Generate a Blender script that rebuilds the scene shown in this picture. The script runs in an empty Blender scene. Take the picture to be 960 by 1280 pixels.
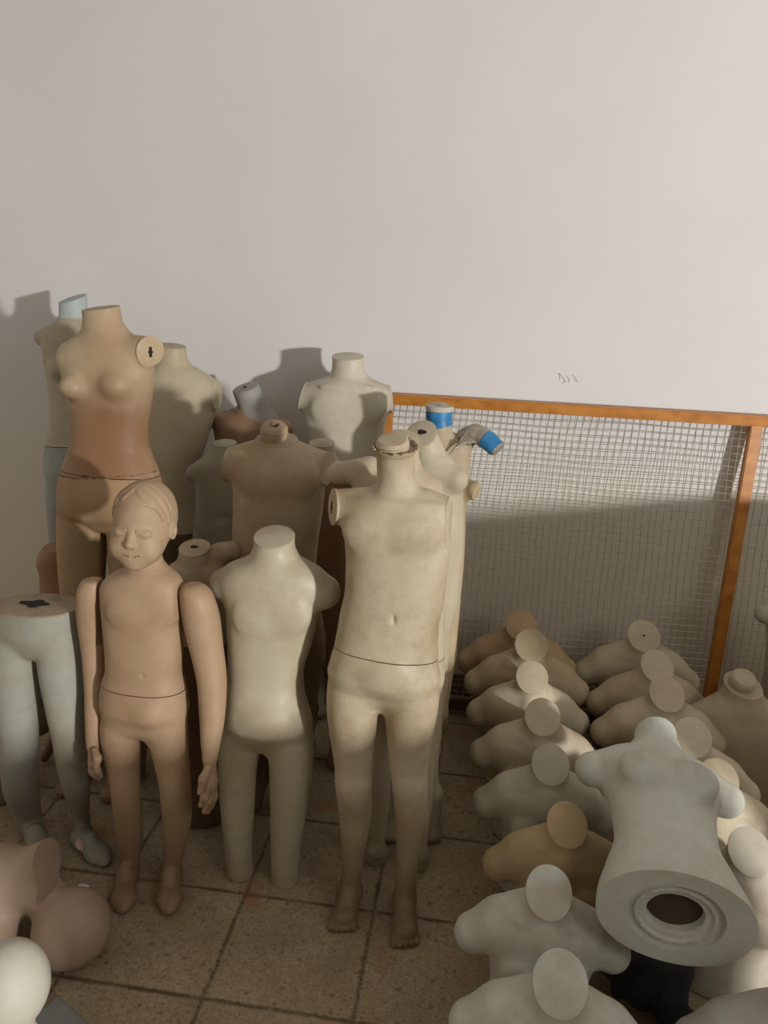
import bpy, bmesh, math, random
import numpy as np
from mathutils import Vector, Matrix, Euler

random.seed(7)
rng = np.random.RandomState(3)
col = bpy.context.scene.collection
R = math.radians

# ------------------------------------------------------------------ camera maths (960 x 1280 frame)
F = 960.0
TH, RHO, YAW, HC = R(16.0), R(2.5), R(7.0), 1.5
cfw = Vector((-math.sin(YAW)*math.cos(TH), math.cos(YAW)*math.cos(TH), -math.sin(TH)))
cr0 = Vector((math.cos(YAW), math.sin(YAW), 0))
cu0 = cr0.cross(cfw)
crt = math.cos(RHO)*cr0 + math.sin(RHO)*cu0
cup = -math.sin(RHO)*cr0 + math.cos(RHO)*cu0
CO = Vector((0, 0, HC))

def ray(px, py):
    return cfw + (px-480)/F*crt - (py-640)/F*cup

def at_z(px, py, z=0.0):
    d = ray(px, py); return CO + d*((z-HC)/d.z)

def at_y(px, py, y):
    d = ray(px, py); return CO + d*(y/d.y)

def pscale(p):                      # metres per pixel at a point
    return (Vector(p)-CO).dot(cfw)/F

WALL_Y = 2.72

# ------------------------------------------------------------------ tagging
def tag(o, label=None, cat=None, group=None, kind=None):
    if label: o['label'] = label
    if cat: o['category'] = cat
    if group: o['group'] = group
    if kind: o['kind'] = kind
    return o

def empty(name, loc, label=None, cat=None, group=None):
    o = bpy.data.objects.new(name, None); col.objects.link(o)
    o.location = loc; o.empty_display_size = .05
    return tag(o, label, cat, group)

def link_mesh(name, me, mat=None, parent=None, loc=(0, 0, 0), sharp=38):
    o = bpy.data.objects.new(name, me); col.objects.link(o)
    o.location = loc
    if mat: me.materials.append(mat)
    me.polygons.foreach_set('use_smooth', [True]*len(me.polygons))
    try: me.set_sharp_from_angle(angle=R(sharp))
    except Exception: pass
    if parent: o.parent = parent
    return o

# ------------------------------------------------------------------ materials
def new_mat(name):
    m = bpy.data.materials.new(name); m.use_nodes = True
    nt = m.node_tree; b = nt.nodes['Principled BSDF']
    return m, nt, b

def N(nt, t, **kw):
    n = nt.nodes.new(t)
    for k, v in kw.items(): setattr(n, k, v)
    return n

def ramp(nt, stops, src):
    r = N(nt, 'ShaderNodeValToRGB')
    while len(r.color_ramp.elements) < len(stops): r.color_ramp.elements.new(.5)
    for e, (p, c) in zip(r.color_ramp.elements, stops):
        e.position = p; e.color = (*c, 1) if len(c) == 3 else c
    nt.links.new(src, r.inputs[0]); return r

def mix(nt, a, b, fac, mode='MIX'):
    m = N(nt, 'ShaderNodeMix', data_type='RGBA', blend_type=mode)
    for sock, v in ((m.inputs[6], a), (m.inputs[7], b), (m.inputs[0], fac)):
        if hasattr(v, 'is_linked') or isinstance(v, bpy.types.NodeSocket): nt.links.new(v, sock)
        elif isinstance(v, (int, float)): sock.default_value = v
        else: sock.default_value = (*v, 1)
    return m.outputs[2]

def plastic(name, base, dirt=(.25, .17, .09), amount=.5, rough=.50, stain=None, seed=0.0, spec=.35, low_shade=.55):
    """aged moulded plastic: mottled base, dirt patches, fine specks, shade painted in towards the bottom; optional local stain (x,y,z,r,colour) in object space"""
    m, nt, b = new_mat(name)
    tc = N(nt, 'ShaderNodeTexCoord'); mp = N(nt, 'ShaderNodeMapping')
    mp.inputs['Location'].default_value = (seed*3.1, seed*1.7, seed)
    nt.links.new(tc.outputs['Object'], mp.inputs[0])
    n1 = N(nt, 'ShaderNodeTexNoise'); n1.inputs['Scale'].default_value = 5; n1.inputs['Detail'].default_value = 8; n1.inputs['Roughness'].default_value = .62
    n2 = N(nt, 'ShaderNodeTexNoise'); n2.inputs['Scale'].default_value = 38; n2.inputs['Detail'].default_value = 5
    n3 = N(nt, 'ShaderNodeTexNoise'); n3.inputs['Scale'].default_value = 150; n3.inputs['Detail'].default_value = 2
    for n in (n1, n2, n3): nt.links.new(mp.outputs[0], n.inputs['Vector'])
    base = tuple(base[i]*(.86, .845, .79)[i] for i in range(3))
    d = tuple(base[i]*(1-.62)+dirt[i]*.62 for i in range(3))
    r1 = ramp(nt, [(.43, (0, 0, 0)), (.62, (min(1, amount*1.35),)*3)], n1.outputs[0])
    c = mix(nt, base, d, r1.outputs[0])
    r2 = ramp(nt, [(.45, (0, 0, 0)), (.75, (amount*.5,)*3)], n2.outputs[0])
    c = mix(nt, c, d, r2.outputs[0])
    r3 = ramp(nt, [(.66, (0, 0, 0)), (.76, (amount*.45,)*3)], n3.outputs[0])
    c = mix(nt, c, dirt, r3.outputs[0])
    sx_ = N(nt, 'ShaderNodeSeparateXYZ'); nt.links.new(tc.outputs['Object'], sx_.inputs[0])
    wz = N(nt, 'ShaderNodeMath', operation='MULTIPLY_ADD'); wz.inputs[1].default_value = .35; nt.links.new(n1.outputs[0], wz.inputs[0]); nt.links.new(sx_.outputs[2], wz.inputs[2])
    gz = N(nt, 'ShaderNodeMapRange'); gz.inputs[1].default_value = .58; gz.inputs[2].default_value = .20; gz.inputs[3].default_value = 0; gz.inputs[4].default_value = low_shade
    nt.links.new(wz.outputs[0], gz.inputs[0])
    c = mix(nt, c, tuple(x*.6 for x in dirt), gz.outputs[0])  # brown shade painted into the colour, deeper towards the base
    if stain:
        for (sx, sy, sz, sr, sc, sa) in stain:
            sub = N(nt, 'ShaderNodeVectorMath', operation='SUBTRACT'); sub.inputs[1].default_value = (sx, sy, sz)
            nt.links.new(tc.outputs['Object'], sub.inputs[0])
            sca = N(nt, 'ShaderNodeVectorMath', operation='MULTIPLY'); sca.inputs[1].default_value = (1, .5, .75) ; nt.links.new(sub.outputs[0], sca.inputs[0])
            ln = N(nt, 'ShaderNodeVectorMath', operation='LENGTH'); nt.links.new(sca.outputs[0], ln.inputs[0])
            wob = N(nt, 'ShaderNodeMath', operation='MULTIPLY_ADD'); wob.inputs[1].default_value = sr*1.8; nt.links.new(n1.outputs[0], wob.inputs[0]); nt.links.new(ln.outputs['Value'], wob.inputs[2])
            mr = N(nt, 'ShaderNodeMapRange'); mr.inputs[1].default_value = sr*2.15; mr.inputs[2].default_value = sr*1.35; mr.inputs[3].default_value = 0; mr.inputs[4].default_value = sa
            nt.links.new(wob.outputs[0], mr.inputs[0])
            c = mix(nt, c, sc, mr.outputs[0])
    nt.links.new(c, b.inputs['Base Color'])
    rr = ramp(nt, [(.3, (rough-.08,)*3), (.7, (rough+.18,)*3)], n2.outputs[0])
    nt.links.new(rr.outputs[0], b.inputs['Roughness'])
    b.inputs['Specular IOR Level'].default_value = spec
    bp = N(nt, 'ShaderNodeBump'); bp.inputs['Strength'].default_value = .12; bp.inputs['Distance'].default_value = .003
    nt.links.new(n2.outputs[0], bp.inputs['Height']); nt.links.new(bp.outputs[0], b.inputs['Normal'])
    return m

def simple(name, c, rough=.6, var=.15, scale=30, metal=0.0, bump=.1):
    m, nt, b = new_mat(name)
    tc = N(nt, 'ShaderNodeTexCoord'); n = N(nt, 'ShaderNodeTexNoise'); n.inputs['Scale'].default_value = scale; n.inputs['Detail'].default_value = 5
    nt.links.new(tc.outputs['Object'], n.inputs['Vector'])
    r = ramp(nt, [(.3, tuple(x*(1-var) for x in c)), (.7, tuple(min(1, x*(1+var)) for x in c))], n.outputs[0])
    nt.links.new(r.outputs[0], b.inputs['Base Color']); b.inputs['Roughness'].default_value = rough; b.inputs['Metallic'].default_value = metal
    bp = N(nt, 'ShaderNodeBump'); bp.inputs['Strength'].default_value = bump; bp.inputs['Distance'].default_value = .002
    nt.links.new(n.outputs[0], bp.inputs['Height']); nt.links.new(bp.outputs[0], b.inputs['Normal'])
    return m

M_dark = simple('dark_hole', (.012, .009, .006), .9)

def cached(fn):
    d = {}
    def g(*a):
        if a not in d: d[a] = fn(*a)
        return d[a]
    return g

# ------------------------------------------------------------------ signed-distance sculpting
def V3(p): return np.array(tuple(p), dtype=np.float64)

def smin(a, b, k):
    h = np.clip(.5+.5*(b-a)/k, 0, 1)
    return b*(1-h)+a*h-k*h*(1-h)

def smax(a, b, k): return -smin(-a, -b, k)

def cone(P, a, b, ra, rb, sq=(1, 1, 1)):
    a = V3(a); b = V3(b); s = np.array(sq)
    ab = (b-a)/s; pa = (P-a)/s
    t = np.clip(pa@ab/max(ab@ab, 1e-9), 0, 1)
    return (np.linalg.norm(pa-t[:, None]*ab, axis=1)-(ra+(rb-ra)*t))*min(sq)

def ell(P, c, r):
    q = (P-V3(c))/np.array(r, float)
    k0 = np.linalg.norm(q, axis=1)
    k1 = np.linalg.norm(q/np.array(r, float), axis=1)+1e-9
    return k0*(k0-1)/k1

def plane(P, p, n):
    n = V3(n); n = n/np.linalg.norm(n)
    return (P-V3(p))@n

def catmull(z, v, zz):
    """monotone-ish cubic (pchip) of v(z) sampled at zz; z ascending"""
    z = np.asarray(z, float); v = np.asarray(v, float)
    h = np.diff(z); d = np.diff(v)/h
    m = np.zeros_like(v)
    for i in range(1, len(v)-1):
        m[i] = 0 if d[i-1]*d[i] <= 0 else 2*d[i-1]*d[i]/(d[i-1]+d[i])
    m[0] = d[0]; m[-1] = d[-1]
    i = np.clip(np.searchsorted(z, zz)-1, 0, len(z)-2)
    t = np.clip((zz-z[i])/h[i], 0, 1)
    h00 = 2*t**3-3*t**2+1; h10 = t**3-2*t**2+t; h01 = -2*t**3+3*t**2; h11 = t**3-t**2
    return h00*v[i]+h10*h[i]*m[i]+h01*v[i+1]+h11*h[i]*m[i+1]

class Loft:
    """horizontal super-elliptic sections: z, cx, cy, half width, front half depth, back half depth, exponent"""
    def __init__(s, rows):
        rows = sorted(rows, key=lambda r: r[0])
        s.z = np.array([r[0] for r in rows]); s.v = [np.array([r[k] for r in rows]) for k in range(1, 7)]
    def at(s, z):
        zz = np.clip(z, s.z[0], s.z[-1])
        return [catmull(s.z, v, zz) for v in s.v]
    def __call__(s, P):
        zq = np.linspace(s.z[0], s.z[-1], 256)
        tb = [catmull(s.z, v, zq) for v in s.v]
        zz = np.clip(P[:, 2], s.z[0], s.z[-1])
        cx, cy, a, bf, bb, n = [np.interp(zz, zq, v) for v in tb]
        x = P[:, 0]-cx; y = P[:, 1]-cy
        b = np.where(y < 0, bf, bb)
        q = (np.abs(x/a)**n+np.abs(y/b)**n+1e-12)**(1/n)
        r = np.sqrt(x*x+y*y)
        d = np.where(q > .15, r-r/np.maximum(q, .15), -(np.minimum(a, b)*(1-q)))
        e = np.maximum(P[:, 2]-s.z[-1], s.z[0]-P[:, 2])
        return smax(d, e, .012)
    def front(s, x, z):
        cx, cy, a, bf, bb, n = [float(v) for v in s.at(np.array([z]))[0:6]] if False else [float(v[0]) for v in s.at(np.array([z]))]
        t = min(1, abs((x-cx)/a))
        return cy-bf*(1-t**n)**(1/n)

def polygonize(f, lo, hi, h, project=2):
    lo = np.array(lo, float); hi = np.array(hi, float)
    n = np.ceil((hi-lo)/h).astype(int)+1
    ax = [lo[i]+h*np.arange(n[i]) for i in range(3)]
    V = np.empty(tuple(n), np.float32)
    YZ = np.stack(np.meshgrid(ax[1], ax[2], indexing='ij'), -1).reshape(-1, 2)
    step = max(1, 120000//len(YZ))
    for i0 in range(0, n[0], step):
        xs = ax[0][i0:i0+step]
        P = np.empty((len(xs)*len(YZ), 3)); P[:, 0] = np.repeat(xs, len(YZ)); P[:, 1:] = np.tile(YZ, (len(xs), 1))
        V[i0:i0+step] = f(P).reshape(len(xs), n[1], n[2])
    S = V < 0
    nc = n-1
    cnt = np.zeros(tuple(nc), np.int8)
    offs = [(i, j, k) for i in (0, 1) for j in (0, 1) for k in (0, 1)]
    for (i, j, k) in offs: cnt += S[i:i+nc[0], j:j+nc[1], k:k+nc[2]]
    act = (cnt > 0) & (cnt < 8)
    idx = -np.ones(tuple(nc), np.int64); cells = np.argwhere(act); idx[act] = np.arange(len(cells))
    cv = {o: V[cells[:, 0]+o[0], cells[:, 1]+o[1], cells[:, 2]+o[2]] for o in offs}
    acc = np.zeros((len(cells), 3)); w = np.zeros(len(cells))
    for o in offs:
        for a in range(3):
            if o[a] == 0:
                o2 = list(o); o2[a] = 1; o2 = tuple(o2)
                va, vb = cv[o], cv[o2]; c = (va < 0) != (vb < 0)
                t = np.where(c, va/np.where(c, va-vb, 1), 0)
                p = np.tile(np.array(o, float), (len(cells), 1)); p[:, a] += t
                acc += p*c[:, None]; w += c
    verts = lo+h*(cells+acc/w[:, None])
    faces = []
    for a in range(3):
        sl0 = [slice(None)]*3; sl1 = [slice(None)]*3
        sl0[a] = slice(0, -1); sl1[a] = slice(1, None)
        s0 = S[tuple(sl0)]; s1 = S[tuple(sl1)]
        ch = np.argwhere(s0 != s1)
        b, c = (a+1) % 3, (a+2) % 3
        ok = (ch[:, b] > 0) & (ch[:, c] > 0) & (ch[:, b] < nc[b]) & (ch[:, c] < nc[c]); ch = ch[ok]
        def g(db, dc):
            q = ch.copy(); q[:, b] -= db; q[:, c] -= dc
            return idx[q[:, 0], q[:, 1], q[:, 2]]
        q = np.stack([g(1, 1), g(0, 1), g(0, 0), g(1, 0)], 1)
        flip = ~s0[ch[:, 0], ch[:, 1], ch[:, 2]]
        q[flip] = q[flip][:, ::-1]
        faces.append(q)
    faces = np.concatenate(faces)
    for _ in range(project):
        e = h*.25; g = np.empty_like(verts); d0 = f(verts)
        for a in range(3):
            dp = np.zeros(3); dp[a] = e
            g[:, a] = (f(verts+dp)-f(verts-dp))/(2*e)
        g2 = np.maximum((g*g).sum(1), .25)
        verts = verts-np.clip(d0/g2, -h*.5, h*.5)[:, None]*g
    return verts, faces

def to_bm(vf):
    v, f = vf
    me = bpy.data.meshes.new('t'); me.from_pydata(v.tolist(), [], f.tolist()); me.validate()
    bm = bmesh.new(); bm.from_mesh(me); bpy.data.meshes.remove(me)
    return bm

def bm_mesh(bm, name):
    me = bpy.data.meshes.new(name); bm.to_mesh(me); bm.free(); return me

def cut(bm, p, n, region=None, fill=True):
    """remove everything on the +n side (within region(vec)->bool), close the hole; returns the rim points"""
    if region:
        fs = [f for f in bm.faces if region(f.calc_center_median())]
        geom = list({v for f in fs for v in f.verts})+list({e for f in fs for e in f.edges})+fs
    else:
        geom = bm.verts[:]+bm.edges[:]+bm.faces[:]
    bmesh.ops.bisect_plane(bm, geom=geom, plane_co=Vector(p), plane_no=Vector(n).normalized(), clear_outer=True)
    be = [e for e in bm.edges if e.is_boundary]
    if not be: return []
    nn = Vector(n).normalized()
    # ordered rim
    rim = []
    adj = {}
    for e in be:
        a, b = e.verts; adj.setdefault(a, []).append(b); adj.setdefault(b, []).append(a)
    best = []
    seen = set()
    for s in adj:
        if s in seen: continue
        loop = [s]; seen.add(s); cur = s
        while True:
            nx = [q for q in adj[cur] if q not in seen]
            if not nx: break
            cur = nx[0]; seen.add(cur); loop.append(cur)
        if len(loop) > len(best): best = loop
    rim = [v.co.copy() for v in best]
    if fill: 
        bmesh.ops.holes_fill(bm, edges=be, sides=0)
        bmesh.ops.recalc_face_normals(bm, faces=bm.faces[:])
    return rim

def rim_cap(name, rim, n, mat, parent, loc, thick=.003, inset=.93, hole=None, over=1.015):
    """lid plate following a cut rim"""
    n = Vector(n).normalized(); c = sum(rim, Vector())/len(rim)
    k = max(1, len(rim)//48); pts = rim[::k]
    bm = bmesh.new(); rings = []
    for (s, h) in ((over, -.002), (over, thick*.6), (inset, thick)):
        rings.append([bm.verts.new(c+(p-c)*s+n*h) for p in pts])
    L = len(pts)
    for a, b in zip(rings, rings[1:]):
        for i in range(L): bm.faces.new((a[i], a[(i+1) % L], b[(i+1) % L], b[i]))
    bm.faces.new(rings[-1]); bm.faces.new(rings[0][::-1])
    bmesh.ops.recalc_face_normals(bm, faces=bm.faces[:])
    o = link_mesh(name, bm_mesh(bm, name), mat, parent, loc, sharp=30)
    if hole:
        r, ox = hole
        t = n.orthogonal().normalized(); u = n.cross(t)
        # orient t horizontally
        t = Vector((0, 0, 1)).cross(n); t = t.normalized() if t.length > .05 else Vector((1, 0, 0)); u = n.cross(t)
        bm = bmesh.new()
        cc = c+t*ox[0]+u*ox[1]
        outer = [bm.verts.new(cc+(t*math.cos(q)*r[0]+u*math.sin(q)*r[1])*(1+.12*math.sin(3*q+1))+n*(thick+.0008)) for q in [i*math.tau/20 for i in range(20)]]
        ct = cc+n*(thick+.0008); inner = [bm.verts.new(v.co+(ct-v.co)*.2-n*.0003) for v in outer]
        for i in range(20): bm.faces.new((outer[i], outer[(i+1) % 20], inner[(i+1) % 20], inner[i]))
        bm.faces.new(inner)
        bmesh.ops.recalc_face_normals(bm, faces=bm.faces[:])
        h = link_mesh('hole', bm_mesh(bm, 'hole'), M_dark, o, (0, 0, 0))
    return o

# ------------------------------------------------------------------ generic lathe / box helpers
def lathe_bm(profile, seg=40, axis=None, origin=(0, 0, 0), wob=0):
    """profile [(r, h)] around an axis"""
    ax = Vector(axis or (0, 0, 1)).normalized(); t = ax.orthogonal().normalized(); u = ax.cross(t); o = Vector(origin)
    bm = bmesh.new(); rings = []
    for (r, h) in profile:
        rings.append([bm.verts.new(o+ax*h+(t*math.cos(q)+u*math.sin(q))*max(r, 1e-5)*(1+wob*math.sin(3*q+h*50))) for q in [i*math.tau/seg for i in range(seg)]])
    for a, b in zip(rings, rings[1:]):
        for i in range(seg): bm.faces.new((a[i], a[(i+1) % seg], b[(i+1) % seg], b[i]))
    bm.faces.new(rings[0][::-1]); bm.faces.new(rings[-1])
    bmesh.ops.recalc_face_normals(bm, faces=bm.faces[:])
    return bm

def bar(bm, a, b, w, h, up=(0, 0, 1)):
    """box bar from a to b, w across, h along up"""
    a = Vector(a); b = Vector(b); d = (b-a).normalized(); s = d.cross(Vector(up)).normalized(); u = s.cross(d)
    vs = [bm.verts.new(p+s*(i*w/2)+u*(j*h/2)) for p in (a, b) for i, j in ((-1, -1), (1, -1), (1, 1), (-1, 1))]
    for q in ((0, 1, 2, 3), (7, 6, 5, 4), (0, 4, 5, 1), (1, 5, 6, 2), (2, 6, 7, 3), (3, 7, 4, 0)):
        bm.faces.new([vs[i] for i in q])

def tube(bm, pts, r, seg=8):
    pts = [Vector(p) for p in pts]; rings = []
    for i, p in enumerate(pts):
        d = (pts[min(i+1, len(pts)-1)]-pts[max(i-1, 0)]).normalized()
        t = d.cross(Vector((0.3, 1, .2))).normalized(); u = d.cross(t)
        rr = r[i] if isinstance(r, (list, tuple)) else r
        rings.append([bm.verts.new(p+(t*math.cos(q)+u*math.sin(q))*rr) for q in [k*math.tau/seg for k in range(seg)]])
    for a, b in zip(rings, rings[1:]):
        for i in range(seg): bm.faces.new((a[i], a[(i+1) % seg], b[(i+1) % seg], b[i]))
    bm.faces.new(rings[0][::-1]); bm.faces.new(rings[-1])

# ================================================================== THE ROOM
def wall_material():
    m, nt, b = new_mat('painted_plaster')
    tc = N(nt, 'ShaderNodeTexCoord')
    n1 = N(nt, 'ShaderNodeTexNoise'); n1.inputs['Scale'].default_value = 1.3; n1.inputs['Detail'].default_value = 5
    n2 = N(nt, 'ShaderNodeTexNoise'); n2.inputs['Scale'].default_value = 60; n2.inputs['Detail'].default_value = 6
    n3 = N(nt, 'ShaderNodeTexNoise'); n3.inputs['Scale'].default_value = 6; n3.inputs['Detail'].default_value = 3
    for n in (n1, n2, n3): nt.links.new(tc.outputs['Object'], n.inputs['Vector'])
    r = ramp(nt, [(.3, (.66, .635, .61)), (.7, (.72, .70, .68))], n1.outputs[0])
    r3 = ramp(nt, [(.55, (0, 0, 0)), (.8, (.25, .25, .25))], n3.outputs[0])
    c = mix(nt, r.outputs[0], (.70, .63, .60), r3.outputs[0])
    sx = N(nt, 'ShaderNodeSeparateXYZ'); nt.links.new(tc.outputs['Object'], sx.inputs[0])
    wz = N(nt, 'ShaderNodeMath', operation='MULTIPLY_ADD'); wz.inputs[1].default_value = .4; nt.links.new(n3.outputs[0], wz.inputs[0]); nt.links.new(sx.outputs[2], wz.inputs[2])
    mr = N(nt, 'ShaderNodeMapRange'); mr.inputs[1].default_value = -.15; mr.inputs[2].default_value = -.75; mr.inputs[3].default_value = 0; mr.inputs[4].default_value = .65
    nt.links.new(wz.outputs[0], mr.inputs[0]); c = mix(nt, c, (.74, .65, .46), mr.outputs[0])  # lower wall tinted warmer, standing for the warm shade there
    nt.links.new(c, b.inputs['Base Color']); b.inputs['Roughness'].default_value = .75; b.inputs['Specular IOR Level'].default_value = .25
    bp = N(nt, 'ShaderNodeBump'); bp.inputs['Strength'].default_value = .15; bp.inputs['Distance'].default_value = .002
    nt.links.new(n2.outputs[0], bp.inputs['Height']); nt.links.new(bp.outputs[0], b.inputs['Normal'])
    return m

def floor_material():
    m, nt, b = new_mat('terrazzo_tiles')
    tc = N(nt, 'ShaderNodeTexCoord')
    mp = N(nt, 'ShaderNodeMapping'); mp.inputs['Location'].default_value = (.3+.172+.332*9, -.14-1.266+.308*9, 0)
    nt.links.new(tc.outputs['Object'], mp.inputs[0])
    wn = N(nt, 'ShaderNodeTexNoise'); wn.inputs['Scale'].default_value = 9; wn.inputs['Detail'].default_value = 4
    nt.links.new(tc.outputs['Object'], wn.inputs['Vector'])
    wm = N(nt, 'ShaderNodeVectorMath', operation='MULTIPLY_ADD'); wm.inputs[1].default_value = (.006, .006, 0)
    nt.links.new(wn.outputs['Color'], wm.inputs[0]); nt.links.new(mp.outputs[0], wm.inputs[2])
    br = N(nt, 'ShaderNodeTexBrick'); br.offset = 0; br.squash = 1
    br.inputs['Scale'].default_value = 1; br.inputs['Brick Width'].default_value = .332; br.inputs['Row Height'].default_value = .308
    br.inputs['Mortar Size'].default_value = .009; br.inputs['Mortar Smooth'].default_value = 1
    br.inputs['Color1'].default_value = (.35, .275, .165, 1); br.inputs['Color2'].default_value = (.31, .24, .145, 1)
    nt.links.new(wm.outputs[0], br.inputs['Vector'])
    # terrazzo chips
    v = N(nt, 'ShaderNodeTexVoronoi'); v.inputs['Scale'].default_value = 190; v.inputs['Randomness'].default_value = 1
    nt.links.new(tc.outputs['Object'], v.inputs['Vector'])
    sp = N(nt, 'ShaderNodeSeparateColor'); nt.links.new(v.outputs['Color'], sp.inputs[0])
    chips = ramp(nt, [(.0, (.17, .11, .06)), (.18, (.30, .22, .135)), (.6, (.37, .29, .19)), (.9, (.46, .38, .27))], sp.outputs[0])
    c = mix(nt, br.outputs['Color'], chips.outputs[0], .5)
    v2 = N(nt, 'ShaderNodeTexVoronoi'); v2.inputs['Scale'].default_value = 42
    nt.links.new(tc.outputs['Object'], v2.inputs['Vector'])
    sp2 = N(nt, 'ShaderNodeSeparateColor'); nt.links.new(v2.outputs['Color'], sp2.inputs[0])
    dm = N(nt, 'ShaderNodeMath', operation='LESS_THAN'); dm.inputs[1].default_value = .26; nt.links.new(v2.outputs['Distance'], dm.inputs[0])
    dk = N(nt, 'ShaderNodeMath', operation='GREATER_THAN'); dk.inputs[1].default_value = .72; nt.links.new(sp2.outputs[0], dk.inputs[0])
    mm = N(nt, 'ShaderNodeMath', operation='MULTIPLY'); nt.links.new(dm.outputs[0], mm.inputs[0]); nt.links.new(dk.outputs[0], mm.inputs[1])
    m2 = N(nt, 'ShaderNodeMath', operation='MULTIPLY'); m2.inputs[1].default_value = .55; nt.links.new(mm.outputs[0], m2.inputs[0])
    c = mix(nt, c, (.13, .08, .045), m2.outputs[0])
    # dirt clouds and reddish spills
    n1 = N(nt, 'ShaderNodeTexNoise'); n1.inputs['Scale'].default_value = 4; n1.inputs['Detail'].default_value = 8; n1.inputs['Roughness'].default_value = .65
    nt.links.new(tc.outputs['Object'], n1.inputs['Vector'])
    rd = ramp(nt, [(.42, (0, 0, 0)), (.7, (.55, .55, .55))], n1.outputs[0])
    c = mix(nt, c, (.16, .105, .06), rd.outputs[0])
    n4 = N(nt, 'ShaderNodeTexNoise'); n4.inputs['Scale'].default_value = 7; n4.inputs['Detail'].default_value = 3; nt.links.new(mp.outputs[0], n4.inputs['Vector'])
    rs = ramp(nt, [(.6, (0, 0, 0)), (.72, (.6, .6, .6))], n4.outputs[0])
    c = mix(nt, c, (.30, .13, .07), rs.outputs[0])
    # joints
    jn = N(nt, 'ShaderNodeTexNoise'); jn.inputs['Scale'].default_value = 14; nt.links.new(tc.outputs['Object'], jn.inputs['Vector'])
    jr = ramp(nt, [(.38, (.12,)*3), (.66, (.9,)*3)], jn.outputs[0])
    jm = N(nt, 'ShaderNodeMath', operation='MULTIPLY'); nt.links.new(br.outputs['Fac'], jm.inputs[0]); nt.links.new(jr.outputs[0], jm.inputs[1])
    c = mix(nt, c, (.10, .06, .03), jm.outputs[0])
    nt.links.new(c, b.inputs['Base Color']); b.inputs['Roughness'].default_value = .62; b.inputs['Specular IOR Level'].default_value = .25
    bp = N(nt, 'ShaderNodeBump'); bp.inputs['Strength'].default_value = .3; bp.inputs['Distance'].default_value = .002; bp.invert = True
    nt.links.new(br.outputs['Fac'], bp.inputs['Height']); nt.links.new(bp.outputs[0], b.inputs['Normal'])
    return m

def box_obj(name, lo, hi, mat, kind='structure', bevel=0):
    bm = bmesh.new(); bmesh.ops.create_cube(bm, size=1)
    lo = Vector(lo); hi = Vector(hi); c = (lo+hi)/2; d = hi-lo
    for v in bm.verts: v.co = Vector((v.co.x*d.x, v.co.y*d.y, v.co.z*d.z))
    if bevel: bmesh.ops.bevel(bm, geom=bm.edges[:], offset=bevel, segments=2, affect='EDGES')
    o = link_mesh(name, bm_mesh(bm, name), mat, None, c)
    if kind: o['kind'] = kind
    return o

M_wall = wall_material(); M_floor = floor_material()
M_skirt = simple('skirting_tile', (.14, .09, .05), .5, .25, 12)
M_ceiling = simple('ceiling_paint', (.62, .60, .58), .8, .05, 3)
box_obj('wall_back', (-3.0, WALL_Y, 0), (3.6, WALL_Y+.12, 2.95), M_wall)
bm = bmesh.new(); bmesh.ops.create_grid(bm, x_segments=2, y_segments=2, size=1)
for v in bm.verts: v.co = Vector((v.co.x*3.3, v.co.y*2.9, 0))
fl = link_mesh('floor', bm_mesh(bm, 'floor'), M_floor, None, (.3, -.14, 0)); fl['kind'] = 'structure'
box_obj('wall_left', (-3.12, -3.0, 0), (-3.0, WALL_Y+.12, 2.95), M_wall)
box_obj('ceiling', (-3.12, -3.0, 2.95), (3.72, WALL_Y+.12, 3.05), M_ceiling)
box_obj('baseboard_back', (-3.0, WALL_Y-.014, 0), (3.6, WALL_Y, .085), M_skirt, bevel=.003)

# ================================================================== WIRE-MESH FRAME leaning on the wall
def wood_material():
    m, nt, b = new_mat('varnished_orange_wood')
    tc = N(nt, 'ShaderNodeTexCoord'); mp = N(nt, 'ShaderNodeMapping'); mp.inputs['Scale'].default_value = (3, 30, 3)
    nt.links.new(tc.outputs['Object'], mp.inputs[0])
    n = N(nt, 'ShaderNodeTexNoise'); n.inputs['Scale'].default_value = 6; n.inputs['Detail'].default_value = 6; nt.links.new(mp.outputs[0], n.inputs['Vector'])
    r = ramp(nt, [(.3, (.36, .125, .018)), (.55, (.50, .195, .03)), (.75, (.56, .24, .045))], n.outputs[0])
    nt.links.new(r.outputs[0], b.inputs['Base Color']); b.inputs['Roughness'].default_value = .42
    return m
M_wood = wood_material(); M_wire = simple('galvanised_wire', (.36, .34, .27), .5, .3, 40, .3)
FT_Y = WALL_Y-.045                         # plane of the frame's top
p_tl = at_y(490, 497, FT_Y); p_tr = at_y(960, 528, FT_Y)
FH = (p_tl.z+p_tr.z)/2
st = at_y(944, 535, FT_Y)
# how far the bottom stands out, from the stile running through (905,850)
yb = FT_Y
for _ in range(60):
    q = at_y(905, 850, yb)
    if q.x <= st.x-.012: break
    yb -= .01
slope = (FT_Y-yb)/(st.z-q.z)
slope = .095
print('FRAME', FH, 'slope', slope, yb, q, st)
def FP(x, z, off=0.0):                     # a point on the leaning plane
    return Vector((x, FT_Y-(FH-z)*slope-off, z))
froot = empty('wire_mesh_frame', (0, 0, 0), 'large orange varnished wooden frame with grey square wire mesh leaning on the white wall', 'frame')
FX0, FX1, FXR = p_tl.x-.01, st.x, st.x+.95
z0 = .02
nrm = Vector((0, -1, -slope)).normalized()
def rail(name, a, b, w, m=None):
    bm = bmesh.new(); bar(bm, a, b, w, .03, up=nrm); bmesh.ops.bevel(bm, geom=bm.edges[:], offset=.003, segments=2, affect='EDGES')
    return link_mesh(name, bm_mesh(bm, name), m or M_wood, froot)
rail('top_rail', FP(FX0-.018, FH), FP(FXR+.018, FH), .036)
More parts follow.
